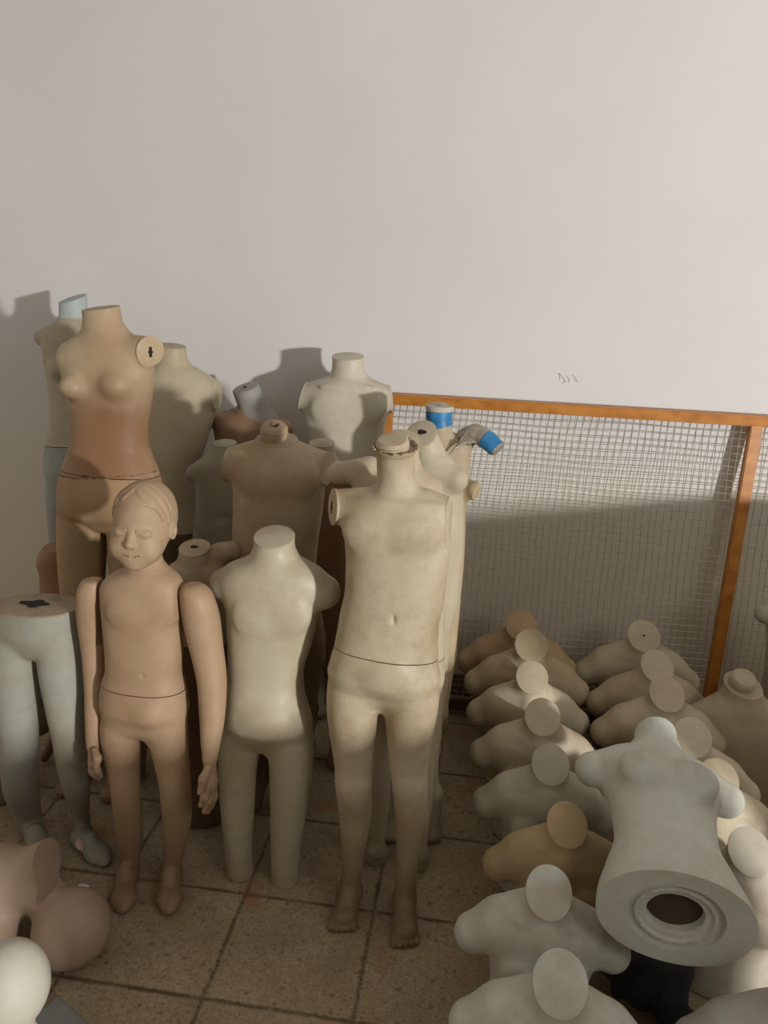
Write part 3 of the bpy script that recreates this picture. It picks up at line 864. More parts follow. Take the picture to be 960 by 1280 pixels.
# ---------------- A : far back left, blue-painted neck
def fig_A():
    f = Fig(2.45, 92)
    mat = plastic('grey_ivory_plastic', (.52, .47, .37), (.28, .2, .12), .4, seed=6)
    f.torso([(402, 72, 118, .7), (412, 62, 128, .6), (425, 55, 136, .58), (450, 57, 134, .62), (480, 62, 130, .64), (510, 64, 126, .66), (535, 63, 127, .66), (556, 60, 130, .68), (585, 58, 132, .68), (605, 66, 122, .7), (618, 80, 108, .9)])
    f.limb([(92, 415, 19), (92, 392, 16), (91, 372, 17)], k=.025)
    f.limb([(72, 420, 17), (54, 422, 11)], k=.015); f.limb([(115, 420, 17), (132, 424, 12)], k=.015)
    f.surf_ball(71, 462, (.034, .036, .034), .3, .022); f.surf_ball(106, 462, (.034, .036, .034), .3, .022)
    f.limb([(79, 575, 16), (77, 610, 19), (78, 680, 15), (80, 760, 13), (82, 900, 9)], k=.012); f.limb([(111, 575, 16), (113, 610, 19), (113, 680, 16), (112, 760, 13), (112, 900, 9)], k=.012)
    for px in (82, 112):
        a = f.W(px, 900); f.prims.append(((lambda P, a=a: smin(cone(P, a, (a.x, a.y, .03), .024, .026), cone(P, (a.x, a.y, .03), (a.x-.02, a.y-.11, .018), .028, .026, (1, 1, .7)), .02)), .015))
    bm = f.mesh(.007)
    root = make_root(f, 'adult_mannequin', 'slim mannequin with blue-white painted neck at the far left against the wall', 'mannequin')
    mb = plastic('blue_white_paint', (.50, .58, .60), (.3, .3, .3), .3, seed=7)
    # neck as its own part
    p = f.W(92, 397)
    nk = bm.copy(); 
    fs = [q for q in nk.faces if q.calc_center_median().z < p.z-.08]; bmesh.ops.delete(nk, geom=fs, context='FACES')
    cut(nk, p, (0, 0, -1)); rim = cut(nk, f.W(91, 374), (-.25, -.3, 1))
    link_mesh('neck', bm_mesh(nk, 'neck'), mb, root)
    rim_cap('neck_cap', rim, (-.25, -.3, 1), mb, root, (0, 0, 0))
    cut(bm, p, (0, 0, 1))
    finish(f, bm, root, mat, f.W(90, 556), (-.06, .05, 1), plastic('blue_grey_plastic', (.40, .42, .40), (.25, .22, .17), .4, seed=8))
fig_A()

def torso_fig(name, label, y0, base, rows, neck, limbs, mat, cap=None, seam=None, capn=(0, -.15, 1), legs=None, res=.0065, hole=None, knob=None, extra=None, cuts=(), lower_mat=None):
    f = Fig(y0, base)
    f.torso(rows)
    f.limb(neck, k=.028)
    for l in limbs: f.limb(l, k=.022)
    if legs: hidden_legs(f, *legs)
    if extra: extra(f)
    bm = f.mesh(res)
    root = make_root(f, name, label, 'mannequin')
    for (px, py, n, rad) in cuts:
        p = f.W(px, py); rim = cut(bm, p, n, region=lambda c: (c-p).length < rad)
        if rim: rim_cap('arm_cap', rim, n, mat, root, (0, 0, 0), thick=.002)
    if cap: cap_on(f, bm, cap[0], cap[1], capn, root, mat, hole=hole, rad=.075)
    if knob: screw_knob(f, *knob[0], root, mat, **knob[1])
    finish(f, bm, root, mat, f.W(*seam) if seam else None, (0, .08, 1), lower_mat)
    return f, root

# ---------------- C : large smooth back
torso_fig('adult_mannequin', 'broad smooth cream torso seen from behind, right of the stained mannequin', 2.4, 215,
          [(455, 200, 236, .7), (462, 190, 250, .6), (474, 172, 264, .52), (490, 164, 271, .52), (515, 166, 267, .58), (550, 172, 257, .62), (590, 178, 246, .66), (630, 178, 244, .7), (670, 174, 250, .7), (705, 178, 246, .6)],
          [(216, 470, 24), (215, 445, 17), (215, 432, 17)], [[(230, 480, 20), (280, 496, 17)], [(200, 478, 19), (172, 490, 15)]],
          plastic('cream_back_plastic', (.58, .51, .38), (.3, .2, .1), .4, seed=9), cap=(215, 433), capn=(.1, -.1, 1), legs=(212, 700, .05, .06), seam=(212, 662), lower_mat=plastic('shaded_back_plastic', (.17, .11, .065), seed=27), cuts=[(271, 488, (1, 0, 0), .10)])  # lower body coloured dark, painting in the shade behind the front figures

# ---------------- D : brown torso with grey neck
def extraD(f): pass
M_browntorso = plastic('brown_torso_plastic', (.33, .21, .13), (.15, .08, .04), .5, seed=10)
fD, rD = torso_fig('mannequin', 'brown torso with grey taped neck behind the small grey torso near the wall', 2.48, 312,
          [(515, 290, 336, .7), (522, 276, 350, .6), (534, 268, 362, .58), (560, 272, 358, .62), (600, 276, 354, .66), (650, 276, 354, .7), (690, 276, 354, .6)],
          [(318, 535, 20), (313, 515, 18)], [[(290, 526, 13), (267, 524, 9)], [(335, 530, 13), (355, 536, 11)]], M_browntorso, legs=(312, 685, .055, .055))
M_greytape = plastic('grey_tape_plastic', (.44, .43, .41), (.2, .18, .15), .6, seed=11)
g = Fig(2.47, 312); g.base = fD.base.copy(); g.limb([(332, 530, 19), (318, 512, 18), (304, 478, 16.5)], k=.02)
bmn = g.mesh(.005, .6)
cap_on(g, bmn, 306, 485, (-.3, -.3, 1), rD, M_greytape, hole=((.010, .006), (-.002, 0)), rad=.10)
link_mesh('taped_neck', bm_mesh(bmn, 'taped_neck'), M_greytape, rD)

# ---------------- F : small grey-beige torso
def exF(f):
    f.surf_ball(276, 648, (.022, .006, .014), -.3, .01, True); f.surf_ball(276, 650, (.018, .010, .010), .4, .008)
torso_fig('child_mannequin', 'small shaded grey-beige headless torso tucked left behind the knob-necked torso', 2.2, 283,
          [(562, 268, 298, .75), (572, 258, 310, .65), (582, 248, 320, .6), (605, 246, 320, .62), (640, 246, 320, .68), (680, 243, 322, .74), (710, 246, 320, .6)],
          [(282, 575, 17), (281, 553, 14)], [[(262, 585, 15), (244, 592, 12)], [(304, 585, 15), (322, 592, 12)]],
          plastic('grey_beige_plastic', (.40, .36, .28), (.2, .14, .08), .4, seed=12), cap=(281, 554), legs=(283, 705, .05, .055), extra=exF)

# ---------------- G : knob-necked brownish torso in the middle
def exG(f):
    f.surf_ball(322, 600, (.05, .02, .04), .7, .03); f.surf_ball(372, 600, (.05, .02, .04), .7, .03)
torso_fig('mannequin', 'beige headless torso with hollow screw knob on its neck, behind the small pale child', 1.95, 348,
          [(550, 325, 370, .7), (557, 304, 390, .6), (566, 288, 404, .52), (582, 288, 408, .54), (600, 292, 406, .58), (640, 293, 402, .62), (680, 292, 396, .64), (720, 294, 393, .66), (770, 292, 402, .68), (800, 292, 406, .68), (830, 300, 400, .55)],
          [(346, 565, 25), (345, 548, 23)], [[(318, 577, 18), (278, 582, 20)], [(375, 577, 18), (418, 586, 20)]],
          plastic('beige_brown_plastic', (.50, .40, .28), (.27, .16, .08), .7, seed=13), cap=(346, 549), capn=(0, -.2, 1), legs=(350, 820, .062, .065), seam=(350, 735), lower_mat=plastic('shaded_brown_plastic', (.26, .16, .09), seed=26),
          knob=((343, 538), dict(r=.034, dy=-.01, lean=(.1, -.35, 1), h=.034)), extra=exG,
          cuts=[(285, 575, (-1, 0, .1), .10), (409, 582, (1, -.2, .05), .10)])

# ---------------- H : tall white torso against the wall
def exH(f):
    f.surf_ball(412, 512, (.06, .022, .045), .7, .03); f.surf_ball(458, 512, (.06, .022, .045), .7, .03)
    for s in (-1, 1): f.surf_ball(434+s*20, 484, (.04, .008, .006), .2, .015)
torso_fig('adult_mannequin', 'tall white headless male torso with moulded chest against the wall, left of the wire frame', 2.5, 434,
          [(470, 415, 458, .7), (478, 396, 476, .6), (485, 384, 487, .5), (500, 380, 488, .54), (520, 380, 483, .58), (550, 384, 478, .6), (585, 390, 473, .64), (640, 392, 470, .66), (690, 388, 474, .68), (715, 392, 470, .6)],
          [(436, 484, 26), (435, 462, 19), (435, 442, 20)], [[(410, 493, 17), (372, 496, 16)], [(460, 493, 17), (498, 501, 16)]],
          plastic('bright_white_plastic', (.66, .61, .51), (.33, .25, .15), .4, seed=14), cap=(435, 446), capn=(0, -.18, 1), legs=(430, 710, .06, .07), extra=exH,
          cuts=[(380, 492, (-1, 0, .25), .10), (488, 495, (1, 0, .15), .10)])

# ---------------- I : brown body between G and K
torso_fig('mannequin', 'brown shaded torso with short pale neck stub, between the knob-necked torso and tall white torso', 2.2, 402,
          [(572, 386, 418, .7), (580, 376, 428, .6), (592, 368, 436, .55), (620, 368, 438, .6), (660, 370, 438, .62), (720, 372, 438, .64), (780, 370, 440, .68), (810, 374, 436, .6)],
          [(402, 585, 16), (402, 552, 16)], [[(385, 594, 14), (372, 598, 12)], [(420, 594, 14), (432, 598, 12)]],
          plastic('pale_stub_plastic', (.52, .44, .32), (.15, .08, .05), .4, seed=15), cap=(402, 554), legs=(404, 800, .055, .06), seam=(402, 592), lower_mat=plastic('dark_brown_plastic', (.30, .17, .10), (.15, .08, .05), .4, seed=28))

# ---------------- J : behind K, leaf shoulder on the left, ringed neck
def exJ(f):
    L = f.limb([(478, 850, 24), (474, 950, 16), (474, 1000, 13.5, .01), (472, 1050, 9, .01), (470, 1062, 9.5, .01)], k=.012)
    Rr = f.limb([(528, 850, 24), (526, 950, 17), (527, 1000, 14, .01), (525, 1050, 9.5, .01), (524, 1066, 10, .01)], k=.012)
    f.foot(L[-1][0], 467, 1087, .030, toes=False); f.foot(Rr[-1][0], 522, 1094, .030, toes=False)
torso_fig('mannequin', 'cream mannequin directly behind the tall ivory one, holed neck and rounded left shoulder showing', 1.72, 500,
          [(582, 486, 520, .7), (590, 468, 538, .6), (600, 446, 552, .5), (620, 442, 556, .56), (680, 444, 556, .6), (740, 446, 554, .62), (800, 442, 556, .66), (840, 444, 556, .64), (862, 452, 548, .5)],
          [(503, 590, 23), (502, 560, 20), (504, 545, 20)], [[(462, 588, 18), (424, 591, 13, .0), (416, 594, 9)]],
          plastic('cream_plastic', (.60, .52, .39), (.3, .2, .1), .5, seed=16), cap=(505, 551), capn=(.05, -.5, 1), hole=((.012, .007), (.004, .004)), extra=exJ, seam=(500, 815))

# ---------------- L : slanting holed neck, flat oval right shoulder
def exL(f):
    Rr = f.limb([(536, 840, 20), (535, 900, 16), (535, 950, 13), (541, 985, 9), (543, 992, 9)], k=.012)
    f.limb([(490, 840, 24), (492, 900, 17), (494, 950, 13), (492, 990, 9)], k=.012)
    f.foot(Rr[-1][0], 546, 1024, .032, toes=False)
    a = f.W(492, 990); f.foot(a, 492, 1024, .032, toes=False)
torso_fig('mannequin', 'cream mannequin with slanted holed neck and broad rounded right shoulder beside the wire frame', 1.88, 530,
          [(575, 510, 560, .7), (585, 495, 574, .6), (598, 486, 578, .55), (620, 484, 579, .6), (660, 486, 581, .62), (700, 486, 578, .62), (740, 486, 574, .62), (770, 482, 568, .64), (800, 476, 562, .66), (835, 476, 560, .6)],
          [(545, 590, 24), (534, 560, 18), (526, 538, 19)], [[(545, 590, 19), (570, 600, 15, -.03)]],
          plastic('warm_cream_plastic', (.60, .54, .42), (.3, .2, .1), .4, seed=17), cap=(526, 541), capn=(-.25, -.75, 1), hole=((.012, .008), (.0, .0)), extra=exL)

# ---------------- M : stub arm peeping out behind L
def exM(f):
    f.limb([(534, 840, 18), (545, 900, 13), (552, 925, 9)], k=.012)
torso_fig('mannequin', 'yellowed mannequin mostly hidden behind, with holed upper-arm stub poking out at the right', 2.0, 538,
          [(590, 515, 565, .6), (600, 505, 575, .55), (615, 502, 580, .55), (650, 502, 582, .62), (700, 503, 580, .64), (745, 503, 576, .66), (790, 500, 572, .68), (830, 500, 566, .6)],
          [(540, 600, 18), (538, 580, 16)], [[(560, 610, 14), (584, 612, 12), (593, 613, 11, -.02)]],
          plastic('yellowed_plastic', (.58, .47, .31), (.3, .18, .08), .5, seed=18), legs=(530, 825, .036, .042),
          cuts=[(598, 616, (1, -.4, -.25), .08)], hole=None)

# ---------------- N : blue neck tape, taped arm stub
M_bluetape = simple('blue_tape', (.03, .20, .42), .45, .35, 25)
M_clear = simple('grey_brown_tape', (.34, .29, .23), .35, .3, 50)
fN, rN = torso_fig('mannequin', 'headless mannequin with bright blue tape round its neck, in front of the wire mesh', 2.2, 556,
          [(545, 534, 568, .7), (552, 526, 580, .6), (562, 520, 588, .55), (585, 520, 588, .6), (620, 522, 584, .62), (680, 524, 580, .64), (740, 524, 576, .66), (790, 524, 572, .68), (820, 526, 568, .6)],
          [(550, 560, 17), (549, 530, 14), (549, 508, 15)], [[(575, 556, 13), (590, 546, 10)]],
          plastic('beige_taped_plastic', (.52, .43, .30), (.25, .16, .08), .5, seed=19), cap=(549, 509), capn=(.1, -.3, 1), hole=((.010, .006), (0, .003)), legs=(540, 815, .034, .042))
def neck_band(f, root, pts, rpx, mat, name, wob=0):
    b2 = bmesh.new(); W = [f.W(*p) for p in pts]; rr = [r*f.S(549, 520) for r in rpx]
    tube(b2, W, rr, 28); bmesh.ops.recalc_face_normals(b2, faces=b2.faces[:])
    return link_mesh(name, bm_mesh(b2, name), mat, root)
neck_band(fN, rN, [(549, 514), (549, 520), (549, 527), (550, 533)], [17, 16.6, 16, 16.4], M_bluetape, 'blue_neck_tape')
neck_band(fN, rN, [(549.5, 507), (549.3, 510), (549, 513.5)], [17.5, 17.6, 16.8], plastic('tape_white', (.6, .58, .5), seed=20), 'neck_collar')
a_st = neck_band(fN, rN, [(574, 556), (582, 547, -.005), (588, 543, -.01), (594, 542, -.015), (600, 544, -.02), (607, 549, -.03)], [9, 13, 12, 13, 12, 12.4], M_clear, 'arm_stub')
bt = neck_band(fN, rN, [(606, 548, -.03), (612, 552, -.035), (621, 561, -.045)], [12.2, 12, 11], M_bluetape, 'taped_stub_end')
b2 = bmesh.new(); tube(b2, [fN.W(620.5, 560.5, -.045), fN.W(623, 563, -.048)], [.0225, .021], 24)
link_mesh('stub_cap', bm_mesh(b2, 'stub_cap'), M_clear, bt)
# diagonal windings of clear tape over the shoulder
b2 = bmesh.new()
for i in range(7):
    A = fN.W(562+i*2.2, 568-i*2.5, -.066); B = fN.W(584+i*3.4, 540+i*2.0, -.03)
    tube(b2, [A, (A+B)/2+Vector((0, -.004, 0)), B], .0022, 6)
link_mesh('tape_winding', bm_mesh(b2, 'tape_winding'), M_clear, rN)

# ---------------- Q : holed neck between tan child and pale child
torso_fig('child_mannequin', 'shaded beige headless torso with holed neck top between tan child and pale child', 1.84, 247,
          [(702, 228, 262, .7), (710, 216, 276, .62), (722, 208, 286, .58), (745, 208, 286, .62), (790, 208, 284, .68), (840, 204, 288, .72), (900, 204, 288, .72), (980, 206, 284, .7), (1040, 210, 280, .65)],
          [(245, 715, 21), (243, 683, 19)], [[(226, 718, 16), (210, 722, 13)], [(262, 706, 15, .03), (276, 692, 13.5, .05), (292, 688, 13, .06)]],
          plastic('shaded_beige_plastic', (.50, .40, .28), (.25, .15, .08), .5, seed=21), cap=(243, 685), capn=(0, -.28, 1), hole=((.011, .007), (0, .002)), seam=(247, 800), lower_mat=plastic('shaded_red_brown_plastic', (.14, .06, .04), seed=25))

# ---------------- S : pair of legs with flat hip cut
def fig_S():
    f = Fig(1.60, 47)
    mat = plastic('cool_white_plastic', (.42, .43, .385), (.25, .18, .10), .5, seed=22)
    f.torso([(750, -6, 98, .62), (765, -5, 98, .62), (785, -4, 97, .62), (800, 8, 90, .66), (812, 24, 74, .85), (820, 34, 62, 1.0)], n=2.1)
    L = f.limb([(24, 775, 22), (21, 800, 27), (20, 830, 28.5), (22, 880, 25.5), (24, 925, 22.5), (25, 975, 21, .02), (36, 1030, 15.5, .10), (42, 1060, 12, .10), (44, 1075, 12, .10)], k=.012)
    Rr = f.limb([(70, 775, 22), (73, 800, 27), (76, 830, 27), (82, 880, 24), (88, 930, 20), (94, 975, 17, .02), (102, 1030, 11, .10), (106, 1050, 12, .055)], k=.012)
    f.foot(L[-1][0], 62, 1108, .032, toes=False); f.foot(Rr[-1][0], 140, 1085, .032, toes=False)
    bm = f.mesh(.0055)
    root = make_root(f, 'half_mannequin', 'greyish white pair of legs with flat hip top at the left edge', 'mannequin legs')
    p = f.W(46, 757); n = Vector((-.04, -.03, 1))
    rim = cut(bm, p, n, region=lambda c: c.z > p.z-.06)
    link_mesh('legs', bm_mesh(bm, 'legs'), mat, root)
    cap = rim_cap('hip_plate', rim, n, plastic('worn_hip_plate', (.42, .34, .25), (.2, .12, .07), .8, seed=23), root, (0, 0, 0), thick=.004)
    c = sum(rim, Vector())/len(rim)
    b2 = bmesh.new()
    for (ox, oy, rx, ry) in ((-.01, 0, .040, .013), (-.006, -.001, .018, .024), (.062, .012, .006, .004)):
        vs = [b2.verts.new(c+Vector((ox+rx*math.cos(q), oy+ry*math.sin(q), .0052+.0002*len(b2.faces)))) for q in [i*math.tau/24 for i in range(24)]]
        b2.faces.new(vs)
    link_mesh('keyhole', bm_mesh(b2, 'keyhole'), M_dark, cap)
fig_S()

# brown torso low behind the pair of legs (between wall and legs)
torso_fig('child_mannequin', 'low rust-brown torso in the left corner behind the pair of legs', 2.05, 70,
          [(690, 52, 90, .7), (700, 50, 94, .7), (730, 52, 92, .7), (770, 50, 94, .7), (800, 54, 90, .6)],
          [(70, 695, 15), (70, 684, 14)], [[(62, 700, 10), (56, 704, 8)]],
          plastic('rust_plastic', (.36, .20, .11), (.15, .08, .04), .5, seed=24), cap=(70, 684), legs=(70, 795, .035, .04))

# ================================================================== BUSTS on the floor (right)
def bust_sdf(P):
    lf = bust_sdf.loft
    d = lf(P)
    for s in (-1, 1):
        d = smin(d, cone(P, (s*.045, .004, .276), (s*.095, .006, .256), .054, .051), .03)
        d = smin(d, cone(P, (s*.015, .004, .318), (s*.085, .006, .278), .036, .042), .02)
        d = smin(d, cone(P, (s*.095, .006, .256), (s*.143, .006, .228), .051, .042), .012)
        d = smin(d, ell(P, (s*.05, -.064, .205), (.036, .018, .03)), .02)
    d = smin(d, cone(P, (0, .004, .295), (0, -.006, .330), .054, .044), .03)
    d = smin(d, cone(P, (0, -.006, .330), (0, -.026, .43), .044, .049), .012)
    d = smin(d, ell(P, (0, -.052, .275), (.028, .024, .046)), .022)
    return np.maximum(d, -P[:, 2])
bust_sdf.loft = Loft([(.0, 0, 0, .108, .074, .070, 2.3), (.06, 0, 0, .102, .072, .068, 2.3), (.12, 0, 0, .100, .070, .066, 2.3), (.19, 0, 0, .108, .074, .066, 2.3), (.24, 0, 0, .112, .070, .064, 2.3), (.28, 0, 0, .100, .062, .062, 2.3), (.305, 0, 0, .06, .05, .05, 2.2)])
BUST_N = Vector((0, -.62, .79)).normalized(); BUST_C = Vector((0, -.024, .365))
def build_bust():
    bm = to_bm(polygonize(bust_sdf, (-.21, -.13, -.01), (.21, .13, .49), .0055))
    rim = cut(bm, BUST_C, BUST_N, region=lambda c: c.z > .30)
    return bm_mesh(bm, 'bust_body'), rim
bust_me, bust_rim = build_bust()

BUST_GROUP = 'headless child busts set out in rows on the floor'
bust_mats = {}
def bust_mat(colr, seed):
    return plastic('bust_plastic', tuple(v*1.06 for v in colr), (.28, .19, .10), .6, seed=30+seed, low_shade=.18)
def rim_cap_mesh(mat, hole):
    t = empty('tmp', (0, 0, 0)); o = rim_cap('neck_cap', bust_rim, BUST_N, mat, t, (0, 0, 0), hole=hole, inset=.92, thick=.003)
    return t, o
def place_bust(px, py, wpx, yaw, label, colr, i, fs=None, pitch=0, roll=0, hole=None, h=None, name='child_bust'):
    # size from the width seen in the photograph
    s = 1.0
    for _ in range(4):
        c = at_z(px, py, BUST_C.z*s); s = wpx*pscale(c)/.372
    s = max(.82, min(1.25, s))
    if fs: s = fs
    c = at_z(px, py, BUST_C.z*s)
    rot = Euler((R(pitch), R(roll), R(yaw))).to_matrix()
    off = rot@(BUST_C*s)
    root = empty(name, (c.x-off.x, c.y-off.y, 0), label, 'bust', BUST_GROUP)
    root.rotation_euler = Euler((R(pitch), R(roll), R(yaw))); root.scale = (s, s, s)
    m = bust_mat(colr, i)
    me = bust_me.copy(); me.materials.clear()
    link_mesh('body', me, m, root)
    rim_cap('neck_cap', bust_rim, BUST_N, m, root, (0, 0, 0), hole=hole, inset=.92)
    print('BUST', label[:40], 's=%.2f' % s, 'loc', [round(v, 2) for v in root.location])
    return root
wt = (.56, .50, .38); yl = (.47, .36, .21); gy = (.52, .51, .43); bw = (.60, .62, .57)
B1 = [(651, 786, 135, 0, 'tan bust at the back of the left row, against the wire mesh', (.50, .36, .21), 1.13),
      (664, 812, 148, 0, 'beige bust second from the back in the left row of busts', (.52, .43, .29), 1.12),
      (665, 852, 158, 0, 'bust with pale cream round neck top, third from the back in left row', wt),
      (678, 902, 176, -2, 'dusty cream bust fourth from the back in the left row, chipped neck rim', (.57, .51, .40)),
      (688, 962, 186, 0, 'greyish white bust with neck just left of the fallen large torso', gy),
      (709, 1038, 200, 2, 'yellowed bust in shade, second in front of the greyish one, left of large torso base', yl),
      (686, 1124, 228, 0, 'bright white bust second from the front of the left row', bw),
      (700, 1240, 272, -2, 'white bust nearest the camera at the bottom edge', bw)]
for i, b in enumerate(B1): place_bust(*b[:6], i, fs=b[6] if len(b) > 6 else None)
B2 = [(805, 800, 143, 0, 'cream bust with pinhole in neck, back of the right row of busts', wt, ((.004, .003), (0, 0))),
      (822, 838, 152, 2, 'cream bust second from the back in the right row', (.56, .49, .37), None),
      (834, 873, 172, 2, 'beige bust third from the back in the right row, behind the fallen large torso', (.57, .50, .38), None),
      (865, 928, 186, -8, 'shiny ivory bust fourth in the right row, beside the fallen torso neck', (.60, .55, .43), None),
      (898, 982, 196, -6, 'cream bust peeping over the fallen torso right shoulder', (.57, .49, .36), None),
      (938, 1072, 210, -4, 'bust with brownish neck top and white chest at the right edge', (.60, .56, .48), None)]
for i, (px, py, w, yaw, lab, c, ho) in enumerate(B2): place_bust(px, py, w, yaw, lab, c, 10+i, hole=ho, fs=(1.14, 1.08, None, None, None, None)[i])
place_bust(1010, 1262, 290, 0, 'bluish white rounded shoulder in the bottom right corner', (.55, .60, .60), 17)

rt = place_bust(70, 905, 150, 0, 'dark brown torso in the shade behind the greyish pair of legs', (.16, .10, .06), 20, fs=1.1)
rt.location = (-1.38, 1.84, 0); rt['group'] = 'shaded torsos behind the standing row'
# ---------------- X : broad torso with a knob neck at the right
def fig_X():
    base = at_z(925, 852, .47)
    f = Fig(base.y+.09, 932)
    mat = plastic('dusty_cream_plastic', (.50, .43, .31), (.25, .17, .09), .5, seed=50)
    f.torso([(868, 904, 952, .7), (878, 888, 968, .62), (890, 872, 984, .52), (910, 868, 990, .56), (940, 874, 984, .62), (980, 880, 978, .66), (1030, 880, 978, .66), (1078, 876, 984, .6)])
    f.limb([(928, 880, 24), (928, 855, 22)], k=.025)
    f.limb([(900, 890, 17), (872, 892, 13)], k=.02); f.limb([(956, 894, 17), (990, 902, 14)], k=.02)
    g = at_z(926, 1090, 0)
    lo = f.W(926, 1078).z
    if lo > 0: f.prims.append((Loft([(0, f.loft.v[0][0], 0, .12, .08, .08, 2.2), (lo+.02, f.loft.v[0][0], 0, .12, .08, .08, 2.2)]), .02))
    bm = f.mesh(.006)
    root = make_root(f, 'mannequin_torso', 'dusty broad torso with screw-knob neck at the right below the orange stile', 'mannequin')
    cap_on(f, bm, 928, 856, (.05, -.35, 1), root, mat, rad=.08)
    screw_knob(f, 929, 850, root, mat, r=.036, dy=-.01, lean=(.1, -.45, 1), h=.03, hole=False)
    link_mesh('body', bm_mesh(bm, 'body'), mat, root)
fig_X()

# ---------------- Y : at the far right edge
torso_fig('child_mannequin', 'greenish white torso cropped by the right picture edge beside the wire mesh', 2.36, 1000,
          [(752, 978, 1008, .7), (762, 965, 1022, .6), (775, 958, 1032, .55), (800, 958, 1034, .6), (840, 956, 1034, .66), (880, 950, 1036, .7), (905, 955, 1030, .6)],
          [(993, 760, 18), (992, 735, 16)], [[(975, 768, 14), (955, 768, 11)], [(1012, 772, 14), (1028, 778, 11)]],
          plastic('greenish_plastic', (.47, .47, .37), (.25, .2, .1), .4, seed=51), cap=(992, 737), legs=(992, 898, .05, .055))

# ---------------- W : large white female torso lying on the busts, hollow base towards the camera
def fig_W():
    rows = [(-.07, 0, 0, .168, .112, .112, 2.1), (.02, 0, 0, .164, .110, .110, 2.1), (.10, 0, 0, .142, .096, .090, 2.1), (.19, 0, 0, .118, .082, .075, 2.1), (.26, 0, 0, .122, .086, .076, 2.1),
            (.34, 0, 0, .140, .092, .080, 2.1), (.40, 0, 0, .145, .080, .075, 2.1), (.44, 0, 0, .120, .066, .062, 2.1), (.47, 0, 0, .07, .05, .05, 2.1)]
    lf = Loft(rows)
    def f(P):
        d = lf(P)
        for s in (-1, 1):
            d = smin(d, cone(P, (s*.09, .0, .405), (s*.165, .0, .375), .054, .044), .03)
            d = smin(d, ell(P, (s*.066, -.080, .330), (.052, .034, .052)), .03)
            d = smin(d, ell(P, (s*.070, -.114, .334), (.010, .010, .010)), .022)
        d = smin(d, cone(P, (0, -.01, .44), (0, -.035, .56), .060, .050), .04)
        zb = P[:, 2]+.22*P[:, 1]
        # hollow base: rim step, ring and hole
        R2 = np.sqrt((P[:, 0]/1.30)**2+(P[:, 1]/1.0)**2)*(1+.008*np.sin(3*np.arctan2(P[:, 1], P[:, 0])))
        rec = np.maximum(R2-.078, zb-.010)
        d = smax(d, -rec, .003)
        ring = np.maximum(np.maximum(R2-.066, .060-R2), np.maximum(zb-.02, .003-zb))
        d = smin(d, ring, .003)
        hole = np.maximum(R2-.046, zb-.10)
        return smax(d, -hole, .004)
    bm = to_bm(polygonize(f, (-.23, -.16, -.05), (.23, .14, .59), .0040))
    cut(bm, (0, 0, 0), (0, -.22, -1), fill=False)
    be = [e for e in bm.edges if e.is_boundary]
    bmesh.ops.triangle_fill(bm, edges=be, use_beauty=True, use_dissolve=False, normal=(0, -.22, -1)); bmesh.ops.recalc_face_normals(bm, faces=bm.faces[:])
    n = Vector((0, .12, 1)); c = Vector((0, -.03, .528))
    rim = cut(bm, c, n, region=lambda q: q.z > .48)
    mat = plastic('bright_cool_white_plastic', (.62, .64, .60), (.33, .28, .19), .5, .42, low_shade=.1, seed=52)
    B = at_z(845, 1148, .40); T = at_z(816, 930, .49)
    ax = (T-B).normalized(); L = (T-B).length; s = L/.515
    print('W', B, T, 'scale', s)
    # frame: z->ax ; -y -> up-ish
    up = Vector((.10, -.02, 1)); yv = -(up-ax*up.dot(ax)).normalized(); xv = yv.cross(ax)
    Mx = Matrix((xv, yv, ax)).transposed()
    root = empty('female_torso', B, 'large white female torso fallen over the busts, hollow base facing the camera', 'mannequin torso')
    root.rotation_euler = Mx.to_euler(); root.scale = (s*.99,)*3
    link_mesh('body', bm_mesh(bm, 'body'), mat, root)
    rim_cap('neck_cap', rim, n, mat, root, (0, 0, 0))
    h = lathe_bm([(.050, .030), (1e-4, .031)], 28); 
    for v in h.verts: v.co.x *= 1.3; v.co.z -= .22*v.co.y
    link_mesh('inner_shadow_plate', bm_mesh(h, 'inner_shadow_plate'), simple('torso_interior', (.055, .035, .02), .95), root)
fig_W()

# ================================================================== things on the floor at the left
def fig_T():
    c = at_z(90, 1160, .085)
    base = Vector((c.x, c.y, 0)); mat = plastic('pinkish_tan_plastic', (.50, .38, .30), (.28, .17, .1), .5, low_shade=.1, seed=60)
    def L(px, py, z): return at_z(px, py, z)-base
    hp = Vector((0, 0, .085)); nk = L(52, 1118, .13); ch = L(0, 1105, .13); sh = L(40, 1066, .18); she = L(62, 1075, .20); lo = L(-70, 1130, .12); s2 = L(-5, 1185, .06)
    def f(P):
        d = ell(P, hp+Vector((.0, 0, .0)), (.085, .088, .083))
        d = smin(d, cone(P, hp, nk, .05, .040), .02)
        d = smin(d, cone(P, nk, ch, .040, .075), .025)
        d = smin(d, cone(P, ch, lo, .088, .10), .03)
        d = smin(d, cone(P, ch, she+(she-ch)*.3, .062, .044), .02)
        d = smin(d, cone(P, ch, s2, .05, .04), .03)
        return np.maximum(d, -P[:, 2])
    bm = to_bm(polygonize(f, (-.55, -.25, -.012), (.12, .35, .32), .0055))
    root = empty('lying_mannequin', base, 'pinkish tan mannequin lying on the floor with smooth bald head, bottom left', 'mannequin')
    n = (she-ch).normalized()+Vector((.5, -.2, -.1)); p = she-(she-ch)*.05
    rim = cut(bm, p, n, region=lambda q: (q-p).length < .09 and (q-hp).length > .098)
    if rim: rim_cap('arm_cap', rim, n, mat, root, (0, 0, 0), thick=.002)
    link_mesh('body', bm_mesh(bm, 'body'), mat, root)
fig_T()

